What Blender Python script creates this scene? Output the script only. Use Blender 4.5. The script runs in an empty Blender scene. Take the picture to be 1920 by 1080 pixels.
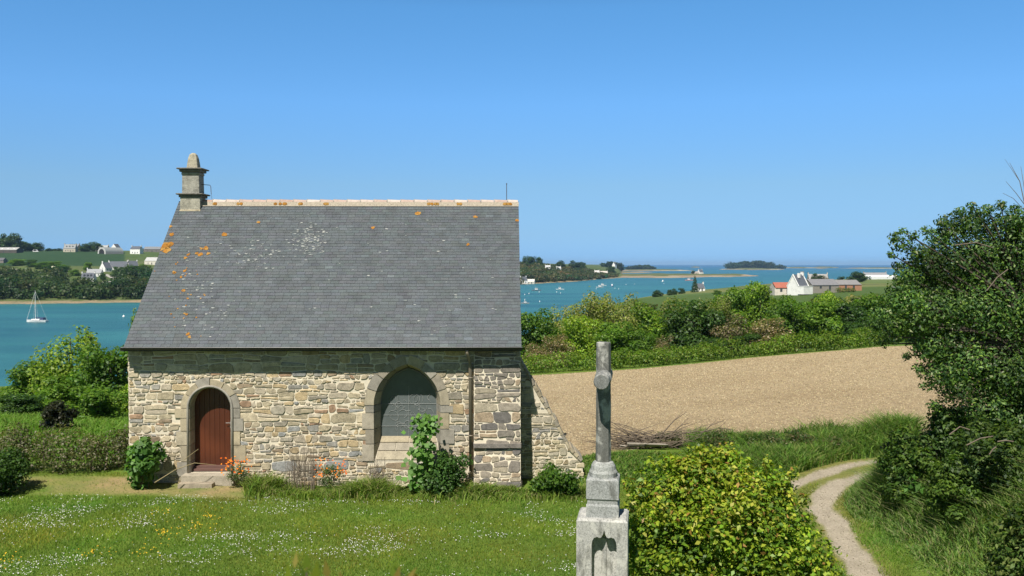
import bpy, math, random
import numpy as np
from mathutils import Vector, Matrix
from mathutils.geometry import tessellate_polygon

C = bpy.context.scene
COL = C.collection
# ---------------------------------------------------------------- camera
F = 1663.0; PITCH = math.atan(45/F); CZ = 5.06
cam_d = bpy.data.cameras.new('camera'); cam = bpy.data.objects.new('camera', cam_d); COL.objects.link(cam)
cam_d.sensor_width = 36; cam_d.lens = F/1920*36; cam_d.clip_start = .1; cam_d.clip_end = 60000
cam.location = (0, 0, CZ); cam.rotation_euler = (math.pi/2-PITCH, 0, 0); C.camera = cam
cam_d.dof.use_dof = True; cam_d.dof.focus_distance = 16; cam_d.dof.aperture_fstop = 5
C.render.resolution_x = 1024; C.render.resolution_y = 576
# ---------------------------------------------------------------- light
SUN_TRAVEL = Vector((.34, 1, -1.5)).normalized()
elev = math.asin(-SUN_TRAVEL.z); azim = math.atan2(-SUN_TRAVEL.x, -SUN_TRAVEL.y)
w = bpy.data.worlds.new('World'); C.world = w; w.use_nodes = True
nt = w.node_tree; bg = nt.nodes['Background']
sky = nt.nodes.new('ShaderNodeTexSky'); sky.sky_type = 'NISHITA'; sky.sun_disc = False
sky.sun_elevation = elev; sky.sun_rotation = azim; sky.air_density = .6; sky.dust_density = 0; sky.ozone_density = 6.0
# sky tint by height above the horizon (world direction), darkened overhead to deepen shade
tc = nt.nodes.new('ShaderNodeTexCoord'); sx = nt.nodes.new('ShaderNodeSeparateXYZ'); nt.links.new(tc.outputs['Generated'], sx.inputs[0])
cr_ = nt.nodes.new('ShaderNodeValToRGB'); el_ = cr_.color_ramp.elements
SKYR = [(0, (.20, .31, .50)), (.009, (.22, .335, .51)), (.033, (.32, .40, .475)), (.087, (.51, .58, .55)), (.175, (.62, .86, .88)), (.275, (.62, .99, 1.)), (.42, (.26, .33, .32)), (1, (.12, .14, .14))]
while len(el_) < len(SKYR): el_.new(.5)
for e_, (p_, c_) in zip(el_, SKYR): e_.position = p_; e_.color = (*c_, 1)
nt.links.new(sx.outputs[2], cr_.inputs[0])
mx = nt.nodes.new('ShaderNodeMix'); mx.data_type = 'RGBA'; mx.blend_type = 'MULTIPLY'; mx.inputs[0].default_value = 1
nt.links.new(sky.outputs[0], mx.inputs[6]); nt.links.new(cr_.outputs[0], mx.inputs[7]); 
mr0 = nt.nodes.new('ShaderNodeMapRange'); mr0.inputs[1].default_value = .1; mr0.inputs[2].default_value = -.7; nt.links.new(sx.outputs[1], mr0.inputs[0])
mx2 = nt.nodes.new('ShaderNodeMix'); mx2.data_type = 'RGBA'; mx2.blend_type = 'MULTIPLY'; mx2.inputs[7].default_value = (1.12, .74, .60, 1)   # warm, dimmer tint behind the camera, added to take blue out of wall shade
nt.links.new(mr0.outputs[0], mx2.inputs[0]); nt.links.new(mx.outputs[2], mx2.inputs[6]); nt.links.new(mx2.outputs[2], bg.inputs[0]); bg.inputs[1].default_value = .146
sl = bpy.data.lights.new('sun', 'SUN'); sl.energy = 5; sl.angle = math.radians(.53); sl.color = (1, .95, .86)
so = bpy.data.objects.new('sun', sl); COL.objects.link(so); so.rotation_euler = SUN_TRAVEL.to_track_quat('-Z', 'Y').to_euler()
so.location = (0, 0, 60)
C.view_settings.view_transform = 'Standard'; C.view_settings.look = 'None'; C.view_settings.exposure = .45; C.view_settings.gamma = 1
C.render.engine = 'CYCLES'
C.cycles.max_bounces = 6; C.cycles.transparent_max_bounces = 6

rng = np.random.default_rng(7); random.seed(7)
# ---------------------------------------------------------------- helpers
def lin(r, g=None, b=None):
    if g is None: r, g, b = r
    f = lambda c: ((c/255+.055)/1.055)**2.4 if c > 10 else c/255/12.92
    return (f(r), f(g), f(b))
def at(px, py, d):
    """world point at forward distance d (world y) seen at photo pixel px,py"""
    q = F*math.cos(PITCH)+(540-py)*math.sin(PITCH)
    u = (540-py)*math.cos(PITCH)-F*math.sin(PITCH)
    return Vector(((px-960)/q*d, d, CZ+u/q*d))
def zpix(py, d): return CZ-(py-495)/F*d
def sm(t): t = np.clip(t, 0, 1); return t*t*(3-2*t)

def fract_noise(x, y, seed=0, octaves=4):
    v = np.zeros_like(np.asarray(x, float)); a = 1.; tot = 0
    r = np.random.default_rng(seed)
    for o in range(octaves):
        for k in range(3):
            th = r.uniform(0, 6.28); ph = r.uniform(0, 6.28); ph2 = r.uniform(0, 6.28)
            kx, ky = math.cos(th), math.sin(th)
            v = v + a*np.sin((x*kx+y*ky)*(2**o)*r.uniform(.8, 1.25)+ph+1.3*np.sin((x*ky-y*kx)*(2**o)*.7+ph2))
        tot += a*1.7; a *= .55
    return v/tot

DK = np.array([0, 3, 12, 27, 45, 80, 130.])
PK = np.array([-703, 240, 900, 1010, 1200, 1400, 1650, 2623.])
TAB = np.array([[3.4, 3.4, -.2, -.2, -2, -6, -14], [3.4, 3.4, -.2, -.2, -2, -6, -14], [3.4, 3.4, -.3, -.4, -2, -5.2, -9],
                [3.4, 3.4, -.3, -.4, -2, -4.95, -8], [3.4, 3.4, -.3, -.35, -1.8, -4.4, -7.6], [3.4, 3.4, -.3, -.3, -1.4, -3.45, -7],
                [3.4, 3.4, -.2, -.2, -1.0, -2.4, -6], [3.4, 3.4, .5, 1, 1, -1, -5]])
RSP = [-703, 0, 240, 700, 980, 1100, 1200, 1300, 1500, 1650, 2000, 2623]
RSV = [160, 165, 175, 220, 300, 450, 650, 840, 1220, 1700, 1800, 1900]
RFP = [-703, 0, 280, 500, 800, 980, 1080, 1160, 1175, 2623]
RFV = [540, 556, 575, 700, 930, 1090, 1260, 1600, 1700, 1700]
SFP = [-703, 280, 600, 980, 1060, 1110, 1160, 1175]
SFV = [1, 1, .8, .62, .52, .44, .26, -.3]
FQ = [-60, 0, 14, 200, 350, 600, 760, 1300]; FV = [-26, -20, -18.6, -8, 3, 21.5, 25, 26]
PATH1 = [(9, 0), (8, 6), (6.9, 10), (6.1, 13), (6.03, 15.0), (6.45, 17.2), (6.72, 19.1), (7.1, 20.1), (7.64, 20.9), (8.5, 21.6), (9.2, 22.3)]
PATH2 = [(5.0, 19.3), (5.9, 20.4), (6.9, 21.3), (7.8, 22.2), (8.9, 23.1), (11, 24), (16, 24.6), (24, 25)]
def path_x(y): return np.interp(y, [p[1] for p in PATH1], [p[0] for p in PATH1])
def polydist(x, y, P):
    best = np.full(np.shape(x), 1e9)
    for (ax, ay), (bx, by) in zip(P, P[1:]):
        dx, dy = bx-ax, by-ay; t = np.clip(((x-ax)*dx+(y-ay)*dy)/(dx*dx+dy*dy), 0, 1)
        best = np.minimum(best, np.hypot(x-ax-t*dx, y-ay-t*dy))
    return best
def polar(x, y):
    r = np.hypot(x, y); az = np.clip(np.arctan2(x, y), -.785, .785)
    return 960+F*np.tan(az), r*np.cos(az)
def H(x, y):
    x = np.asarray(x, float); y = np.asarray(y, float)
    px, d = polar(x, y)
    cols = [np.interp(d, DK, t) for t in TAB]
    z = np.zeros_like(d); z[...] = cols[0]
    for i in range(len(PK)-1):
        t = np.clip((px-PK[i])/(PK[i+1]-PK[i]), 0, 1); z = z+(cols[i+1]-cols[i])*t
    Rs = np.interp(px, RSP, RSV); z130 = z
    Rs = Rs*(1+.03*fract_noise(px/60, d*0, 3))
    t = np.clip((d-130)/(Rs-130), 0, 1)
    z = np.where(d > 130, z130+(-20-z130)*t**1.6, z)
    z = np.where(d > Rs, -20-np.clip((d-Rs)*.15, 0, 8), z)
    bank = 1.5*sm((x-path_x(y)-.5)/2.6)*sm((21.8-y)/2.6)*sm((y-5)/4)
    z = z+bank*(x > 0)
    z = z+.05*fract_noise(x/2.2, y/2.2, 5)*sm((d-10)/4)*(1-sm((d-40)/60))+.5*fract_noise(x/60, y/60, 6)*sm((d-130)/200)*(d < Rs-20)
    Rf = np.interp(px, RFP, RFV)*(1+.012*fract_noise(px/25, d*0, 9)); s = np.interp(px, SFP, SFV)
    q = d-Rf
    zf = -20+(np.interp(q, FQ, FV)+20)*np.where(q > 0, s, 1)
    zf = zf+(fract_noise(x/90, y/90, 11)*1.5)*sm(q/200)*np.clip(s, 0, 1)
    # sand spits and islets: (px centre, distance, half width px, half depth m, height)
    for (cx, cd, hw, hd, hh) in SPITS:
        e = 1-((px-cx)/hw)**2-((d-cd)/hd)**2
        e = e+.25*fract_noise(px/hw*6, d/hd*2, int(cx))
        zf = np.maximum(zf, np.where(e > -.5, -20+hh*np.clip(e, -.5, 1), -26))
    return np.maximum(z, zf)
SPITS = [(1225, 1850, 125, 250, 5.), (1335, 1900, 92, 170, 4.5), (1160, 2700, 60, 260, 3.), (1210, 3450, 88, 300, 5.5), (1412, 4150, 60, 420, 7),
         (1304, 6500, 10, 300, 9), (1495, 5600, 40, 350, 7), (1545, 5900, 28, 400, 9), (1640, 5200, 62, 420, 6), (1440, 7500, 14, 400, 7), (1540, 4700, 12, 80, 3)]
def Hs(x, y): return float(H(np.array([float(x)]), np.array([float(y)]))[0])
def gp(px, d, dz=0):
    x = (px-960)/F*d; return Vector((x, d, Hs(x, d)+dz))

# ---------------------------------------------------------------- tagging
def tag(o, label=None, cat=None, group=None, kind=None):
    if label: o['label'] = label
    if cat: o['category'] = cat
    if group: o['group'] = group
    if kind: o['kind'] = kind
    return o
def empty(name, loc, label, cat, group=None, rz=0):
    o = bpy.data.objects.new(name, None); COL.objects.link(o); o.location = loc; o.rotation_euler = (0, 0, rz)
    o.empty_display_size = .3
    return tag(o, label, cat, group)
# ---------------------------------------------------------------- materials
MATS = {}
def new_mat(name):
    m = bpy.data.materials.new(name); m.use_nodes = True; MATS[name] = m
    return m, m.node_tree, m.node_tree.nodes['Principled BSDF']
def N(nt, typ, **kw):
    n = nt.nodes.new(typ)
    for k, v in kw.items():
        if k in n.inputs: n.inputs[k].default_value = v
        else: setattr(n, k, v)
    return n
def coord(nt, scale=(1, 1, 1), world=False):
    mp = N(nt, 'ShaderNodeMapping'); mp.inputs['Scale'].default_value = scale
    if world: nt.links.new(N(nt, 'ShaderNodeNewGeometry').outputs['Position'], mp.inputs[0])
    else: nt.links.new(N(nt, 'ShaderNodeTexCoord').outputs['Object'], mp.inputs[0])
    return mp.outputs[0]
def noise(nt, vec, scale, detail=5, rough=.55, dist=0):
    n = N(nt, 'ShaderNodeTexNoise', Scale=scale, Detail=detail, Roughness=rough, Distortion=dist)
    nt.links.new(vec, n.inputs['Vector']); return n.outputs['Fac']
def ramp(nt, fac, stops):
    r = N(nt, 'ShaderNodeValToRGB'); e = r.color_ramp.elements
    while len(e) < len(stops): e.new(.5)
    for i, (p, c) in enumerate(stops): e[i].position = p; e[i].color = (*c, 1) if len(c) == 3 else c
    nt.links.new(fac, r.inputs[0]); return r.outputs[0]
def mix(nt, a, b, fac, mode='MIX'):
    m = N(nt, 'ShaderNodeMix', data_type='RGBA', blend_type=mode)
    for s, v in ((0, fac), (6, a), (7, b)):
        if isinstance(v, (float, int)): m.inputs[s].default_value = v
        elif isinstance(v, tuple): m.inputs[s].default_value = (*v, 1)
        else: nt.links.new(v, m.inputs[s])
    return m.outputs[2]
def bump(nt, h, strength, dist):
    b = N(nt, 'ShaderNodeBump', Strength=strength, Distance=dist); nt.links.new(h, b.inputs['Height']); return b.outputs[0]
g3 = lambda v: (v, v, v)
def plain(name, col, rough=.6, var=.15, scale=8, bmp=0, bdist=.01, metal=0, spec=None, world=False):
    m, t, b = new_mat(name); v = coord(t, world=world)
    f = noise(t, v, scale); c = mix(t, col, tuple(x*(1-2*var) for x in col), f)
    t.links.new(c, b.inputs['Base Color']); b.inputs['Roughness'].default_value = rough; b.inputs['Metallic'].default_value = metal
    if spec is not None: b.inputs['Specular IOR Level'].default_value = spec
    if bmp: t.links.new(bump(t, f, bmp, bdist), b.inputs['Normal'])
    return m
def attr_mat(name, rough=.7, var=.25, scale=10, bmp=.3, bdist=.01, fine=None, spec=.3):
    """colour read from the mesh's own per-piece colour, broken up by noise"""
    m, t, b = new_mat(name); v = coord(t)
    a = N(t, 'ShaderNodeAttribute', attribute_name='Col').outputs['Color']
    f = noise(t, v, scale, 6, .6)
    c = mix(t, a, ramp(t, f, [(.25, g3(1-var*1.6)), (.5, g3(1)), (.78, g3(1+var))]), 1., 'MULTIPLY')
    if fine:
        c = mix(t, c, ramp(t, noise(t, v, fine, 3, .7), [(.3, g3(.6)), (.5, g3(1)), (.72, g3(1.35))]), 1., 'MULTIPLY')
    t.links.new(c, b.inputs['Base Color']); b.inputs['Roughness'].default_value = rough; b.inputs['Specular IOR Level'].default_value = spec
    if bmp: t.links.new(bump(t, f, bmp, bdist), b.inputs['Normal'])
    return m
def leaf_mat(name, rough=.5, trans=.4, spec=.35, var=.2):
    m, t, b = new_mat(name)
    a = N(t, 'ShaderNodeAttribute', attribute_name='Col').outputs['Color']
    oi = N(t, 'ShaderNodeObjectInfo').outputs['Random']
    c = mix(t, a, ramp(t, oi, [(0, (1-var, 1-var*.8, 1-var)), (1, (1+var, 1+var*.6, 1))]), 1., 'MULTIPLY')
    t.links.new(c, b.inputs['Base Color']); b.inputs['Roughness'].default_value = rough; b.inputs['Specular IOR Level'].default_value = spec
    tr = N(t, 'ShaderNodeBsdfTranslucent'); t.links.new(mix(t, c, (1.3, 1.5, .5), 1., 'MULTIPLY'), tr.inputs[0])
    ms = N(t, 'ShaderNodeMixShader'); ms.inputs[0].default_value = trans
    t.links.new(b.outputs[0], ms.inputs[1]); t.links.new(tr.outputs[0], ms.inputs[2])
    t.links.new(ms.outputs[0], t.nodes['Material Output'].inputs[0])
    return m
M_LEAF = leaf_mat('leaf'); M_GLOSS = leaf_mat('glossy_leaf', .45, .3, .28, .05); M_GRASS = leaf_mat('grass_blade', .6, .35, .2, .05)
M_FLOWER = leaf_mat('petal', .7, .2, .2, .02)
M_BARK = plain('bark', (.09, .07, .05), .9, .3, 6, .6, .03)
M_TWIG = plain('dry_twig', (.19, .15, .11), .9, .3, 6)
M_STONE = attr_mat('rubble_stone', .85, .28, 9, .7, .02, 60)
M_MORTAR = plain('lime_mortar', (.76, .68, .53), .95, .16, 5, .6, .02)
M_DRESSED = attr_mat('dressed_granite', .85, .2, 6, .4, .008, 90)
M_SLATE = attr_mat('slate', .48, .16, 3, .15, .004, 40, .45)
M_LICHEN = attr_mat('lichen', .95, .3, 30, .2, .003)
M_ZINC = plain('dark_gutter', (.02, .022, .026), .4, .2, 4)
M_WHITE = plain('white_render', (.78, .77, .73), .85, .05, 1)
M_GREYROOF = attr_mat('far_paint', .75, .12, 1, 0)
M_GLASS = plain('dark_glass', (.02, .025, .03), .15, .1, 1)

# ---------------------------------------------------------------- mesh building
def link_mesh(name, V, Fc, mat, parent=None, cols=None, smooth=False, mats=None, midx=None):
    """V (n,3); Fc: (m,k) array or list of tuples; cols (n,3) per vertex"""
    me = bpy.data.meshes.new(name)
    if isinstance(Fc, np.ndarray):
        m, k = Fc.shape
        me.vertices.add(len(V)); me.vertices.foreach_set('co', np.asarray(V, np.float32).ravel())
        me.loops.add(m*k); me.loops.foreach_set('vertex_index', Fc.astype(np.int32).ravel())
        me.polygons.add(m); me.polygons.foreach_set('loop_start', np.arange(0, m*k, k, dtype=np.int32))
        me.update(calc_edges=True)
    else:
        me.from_pydata([tuple(v) for v in V], [], [tuple(f) for f in Fc]); me.update()
    if cols is not None:
        a = me.color_attributes.new('Col', 'FLOAT_COLOR', 'POINT')
        c4 = np.ones((len(V), 4), np.float32); c4[:, :3] = np.clip(cols, 0, 1); a.data.foreach_set('color', c4.ravel())
    for mm in (mats or [mat]): me.materials.append(mm)
    if midx is not None: me.polygons.foreach_set('material_index', np.asarray(midx, np.int32))
    if smooth: me.polygons.foreach_set('use_smooth', np.ones(len(me.polygons), bool))
    o = bpy.data.objects.new(name, me); COL.objects.link(o)
    if parent: o.parent = parent
    return o
class MB:
    def __init__(s): s.v = []; s.f = []; s.c = []; s.m = []
    def add(s, vs, fs, col=(1, 1, 1), mi=0):
        b = len(s.v); s.v += [tuple(v) for v in vs]; s.c += [col]*len(vs)
        for f in fs: s.f.append(tuple(b+i for i in f)); s.m.append(mi)
    def box(s, c, size, rz=0, col=(1, 1, 1), mi=0, tap=1):
        cx, cy, cz = c; sx, sy, sz = [q/2 for q in size]; vs = []
        for k, tz in ((-1, 1), (1, tap)):
            for i, j in ((-1, -1), (1, -1), (1, 1), (-1, 1)):
                x, y = i*sx*tz, j*sy*tz; vs.append((cx+x*math.cos(rz)-y*math.sin(rz), cy+x*math.sin(rz)+y*math.cos(rz), cz+k*sz))
        s.add(vs, [(3, 2, 1, 0), (4, 5, 6, 7), (0, 1, 5, 4), (1, 2, 6, 5), (2, 3, 7, 6), (3, 0, 4, 7)], col, mi)
    def tube(s, pts, rad, n=8, col=(1, 1, 1), mi=0, cap=True):
        pts = [Vector(p) for p in pts]
        if not hasattr(rad, '__len__'): rad = [rad]*len(pts)
        vs = []; prev = None
        for i, p in enumerate(pts):
            d = (pts[min(i+1, len(pts)-1)]-pts[max(i-1, 0)]).normalized()
            a = d.cross(Vector((0, 0, 1)) if abs(d.z) < .95 else Vector((1, 0, 0))).normalized()
            if prev and a.dot(prev) < 0: a = -a
            prev = a; b = d.cross(a)
            for k in range(n):
                t = 6.28318*k/n; vs.append(p+(a*math.cos(t)+b*math.sin(t))*rad[i])
        fs = []
        for i in range(len(pts)-1):
            for k in range(n):
                fs.append((i*n+k, i*n+(k+1) % n, (i+1)*n+(k+1) % n, (i+1)*n+k))
        if cap: fs.append(tuple(range(n))[::-1]); fs.append(tuple(range((len(pts)-1)*n, len(pts)*n)))
        s.add(vs, fs, col, mi)
    def lathe(s, prof, n=12, c=(0, 0), col=(1, 1, 1), mi=0):
        vs = [(c[0]+r*math.cos(6.28318*k/n), c[1]+r*math.sin(6.28318*k/n), z) for r, z in prof for k in range(n)]
        fs = [(i*n+k, i*n+(k+1) % n, (i+1)*n+(k+1) % n, (i+1)*n+k) for i in range(len(prof)-1) for k in range(n)]
        fs.append(tuple(range(n))[::-1]); fs.append(tuple(range((len(prof)-1)*n, len(prof)*n))); s.add(vs, fs, col, mi)
    def prism(s, poly, m0, m1, col=(1, 1, 1), inset=0, mi=0, tilt=(0, 0)):
        """poly 2D CCW as seen from the front; m0/m1: functions (a,b)->3D for back ring and front ring; inset bevels the front"""
        n = len(poly); cx = sum(p[0] for p in poly)/n; cy = sum(p[1] for p in poly)/n
        def ins(p, d):
            dx, dy = p[0]-cx, p[1]-cy; L = math.hypot(dx, dy) or 1; k = max(0, 1-d/L); return (cx+dx*k, cy+dy*k)
        back = [m0(*p) for p in poly]; q = [ins(p, inset) for p in poly]
        front = [m1(*p) for p in q]
        if inset:
            mid = [tuple(b_+(f_-b_)*.6 for b_, f_ in zip(m0(*p), m1(*p))) for p in poly]
            vs = back+mid+front; fs = []
            for r in (0, 1):
                for k in range(n): fs.append((r*n+k, r*n+(k+1) % n, (r+1)*n+(k+1) % n, (r+1)*n+k))
            fs.append(tuple(range(2*n, 3*n)))
        else:
            vs = back+front; fs = [(k, (k+1) % n, n+(k+1) % n, n+k) for k in range(n)]+[tuple(range(n, 2*n))]
        s.add(vs, fs, col, mi)
    def holed(s, outer, holes, fn, col=(1, 1, 1), mi=0):
        loops = [outer]+holes
        tris = tessellate_polygon([[Vector((p[0], p[1], 0)) for p in L] for L in loops])
        flat = [p for L in loops for p in L]; s.add([fn(*p) for p in flat], tris, col, mi)
    def build(s, name, mat, parent=None, smooth=False, mats=None):
        return link_mesh(name, s.v, s.f, mat, parent, np.array(s.c, float), smooth, mats, s.m if mats else None)

# ---------------------------------------------------------------- foliage
def unit(a): return a/np.maximum(np.linalg.norm(a, axis=1, keepdims=True), 1e-6)
def leaf_geo(P, Nn, size, aspect=.55, fold=.18, rg=rng):
    n = len(P); Nn = unit(Nn); t = unit(np.cross(Nn, rg.normal(size=(n, 3)))); b = np.cross(Nn, t)
    s = np.broadcast_to(np.asarray(size, float), (n,))[:, None]; wd = s*aspect*.5
    v = np.stack([P-t*s*.5, P+b*wd+Nn*s*fold-t*s*.06, P+t*s*.5-Nn*s*fold*.4, P-b*wd+Nn*s*fold-t*s*.06], 1).reshape(-1, 3)
    return v, np.arange(4*n).reshape(n, 4)
def pal(n, colors, jit=.18, rg=rng, probs=None):
    c = np.array(colors)[rg.choice(len(colors), n, p=probs)]; return np.clip(c*rg.uniform(1-jit, 1+jit, (n, 1))*rg.uniform(1-jit/3, 1+jit/3, (n, 3)), 0, 1)
def blob_points(blobs, n, rg=rng, shell=.35, lump=.22):
    B = np.array(blobs, float); area = (B[:, 3]*B[:, 4]+B[:, 3]*B[:, 5]+B[:, 4]*B[:, 5]); k = rg.choice(len(B), n, p=area/area.sum())
    d = unit(rg.normal(size=(n, 3)))
    R = 1-shell*rg.random(n)**1.4; R *= 1+lump*np.sin(d[:, 0]*5+k*1.7)*np.sin(d[:, 1]*5+k)*np.sin(d[:, 2]*6+k*2.3)
    R += rg.normal(size=n)*.05
    P = B[k, :3]+d*B[k, 3:6]*R[:, None]
    return P, unit(d/B[k, 3:6]), k
def crown_mesh(name, blobs, n, size, colors, mat=M_LEAF, parent=None, rg=rng, aspect=.6, up=.5, shell=.4, zmin=None, probs=None, tint=.12):
    P, D, k = blob_points(blobs, n, rg, shell)
    if zmin is not None: ok = P[:, 2] > zmin; P, D, k = P[ok], D[ok], k[ok]
    m = len(P); Nn = D*.8+np.array([0, 0, up])+rg.normal(size=(m, 3))*.45
    v, f = leaf_geo(P, Nn, size*rg.uniform(.65, 1.3, m), aspect, rg=rg)
    c = pal(m, colors, rg=rg, probs=probs)*(1+tint*rg.normal(size=len(blobs)))[k][:, None]
    return link_mesh(name, v, f, mat, parent, np.repeat(c, 4, 0))
def limbs(mb, base, targets, r0, rg=random, mid=.45):
    base = Vector(base)
    for t in targets:
        t = Vector(t); L = (t-base).length
        k = base.lerp(t, mid)+Vector((rg.uniform(-.07, .07)*L, rg.uniform(-.07, .07)*L, L*.08))
        mb.tube([base, k, t], [r0, r0*.6, r0*.18], 5)
PROTO = {}
SPEC = {  # colours, leaf size (unit tree: height 1), n leaves, blobs, elongation
 'dark':  dict(c=[(.028, .065, .018), (.042, .090, .02), (.06, .115, .024)], s=.045, n=6500, nb=15),
 'mid':   dict(c=[(.065, .145, .018), (.095, .18, .022), (.13, .22, .03)], s=.045, n=6000, nb=14),
 'bright': dict(c=[(.15, .25, .022), (.20, .29, .03), (.10, .19, .02)], s=.042, n=5500, nb=13),
 'olive': dict(c=[(.19, .235, .045), (.23, .255, .06), (.15, .21, .032), (.26, .255, .11)], s=.032, n=6500, nb=18, feather=1),
 'haw':   dict(c=[(.11, .12, .04), (.15, .14, .055), (.46, .38, .30), (.22, .16, .10), (.045, .065, .025)], s=.034, n=6500, nb=15, probs=[.28, .2, .12, .2, .2]),
 'round': dict(c=[(.030, .065, .02), (.045, .085, .025)], s=.06, n=3500, nb=8),
 'open':  dict(c=[(.15, .23, .03), (.19, .27, .04), (.10, .17, .025)], s=.036, n=5200, nb=17, feather=1),
}
for sp_ in SPEC.values(): sp_['c'] = [tuple(q*1.22 for q in c_) for c_ in sp_['c']]
def get_proto(kind, var):
    if (kind, var) in PROTO: return PROTO[(kind, var)]
    sp = SPEC[kind]; rg = np.random.default_rng(abs(hash(kind)) % 1 + var*31+sum(map(ord, kind))); pr = random.Random(var*7+3)
    blobs = []
    for i in range(sp['nb']):
        a = rg.uniform(0, 6.28); zz = rg.uniform(.22, .86); R = .36*math.sqrt(max(.05, 1-((zz-.45)/.52)**2))
        rr = R*rg.uniform(.35, 1.0); s = rg.uniform(.11, .20)*(1.1-.35*zz)
        if sp.get('feather'): blobs.append((rr*math.cos(a), rr*math.sin(a), zz, s*.75, s*.75, s*1.35))
        else: blobs.append((rr*math.cos(a), rr*math.sin(a), zz, s*1.1, s*1.1, s*.85))
    blobs.append((0, 0, .5, .24, .24, .36)); blobs.append((0, 0, .28, .3, .3, .25))
    cr = crown_mesh('crown', blobs, sp['n'], sp['s'], sp['c'], rg=rg, probs=sp.get('probs'))
    mb = MB(); mb.tube([(0, 0, -.03), (.01, 0, .2), (-.01, .01, .5), (0, 0, .8)], [.035, .028, .018, .004], 7)
    limbs(mb, (0, 0, .2), [b[:3] for b in blobs[:10]], .014, pr)
    tr = mb.build('trunk', M_BARK)
    me = (tr.data, cr.data)
    bpy.data.objects.remove(cr); bpy.data.objects.remove(tr)
    PROTO[(kind, var)] = me; return me
def tree_at(kind, var, base, h, width, label, name='tree', cat='tree', group=None, rz=None):
    root = empty(name, base, label, cat, group, rz if rz is not None else random.uniform(0, 6.28))
    sxy = width/.84; root.scale = (sxy, sxy, h)
    for nm, me in zip(('trunk', 'crown'), get_proto(kind, var)):
        o = bpy.data.objects.new(nm, me); COL.objects.link(o); o.parent = root
    return root
def tree_px(kind, var, px, d, top, wpx, label, sink=0, **kw):
    b = gp(px, d); zt = zpix(top, d); return tree_at(kind, var, b-Vector((0, 0, sink)), zt-b.z+sink, wpx*d/F, label, **kw)

def blades(P, h, wd, colors, lean=.35, rg=rng, seg=1, jit=.2):
    n = len(P); h = np.broadcast_to(h, (n,))*rg.uniform(.6, 1.3, n); a = rg.uniform(0, 6.28, n)
    side = np.stack([np.cos(a), np.sin(a), a*0], 1)*np.broadcast_to(wd, (n,))[:, None]*.5
    l = rg.normal(size=(n, 3))*lean; l[:, 2] = 0; top = P+np.stack([h*0, h*0, h], 1)+l*h[:, None]
    if seg == 1:
        v = np.stack([P-side, P+side, top], 1).reshape(-1, 3); f = np.arange(3*n).reshape(n, 3); k = 3
    else:
        midp = P+np.stack([h*0, h*0, h*.6], 1)+l*h[:, None]*.3
        top = top+l*h[:, None]*.35-np.stack([h*0, h*0, h*.1], 1)
        v = np.stack([P-side, P+side, midp-side*.8, midp+side*.8, top], 1).reshape(-1, 3); i = np.arange(n)[:, None]*5
        f = np.concatenate([i+np.array([0, 1, 3]), i+np.array([0, 3, 2]), i+np.array([2, 3, 4])], 0); k = 5
    return v, f, np.repeat(pal(n, colors, jit, rg), k, 0)

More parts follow.
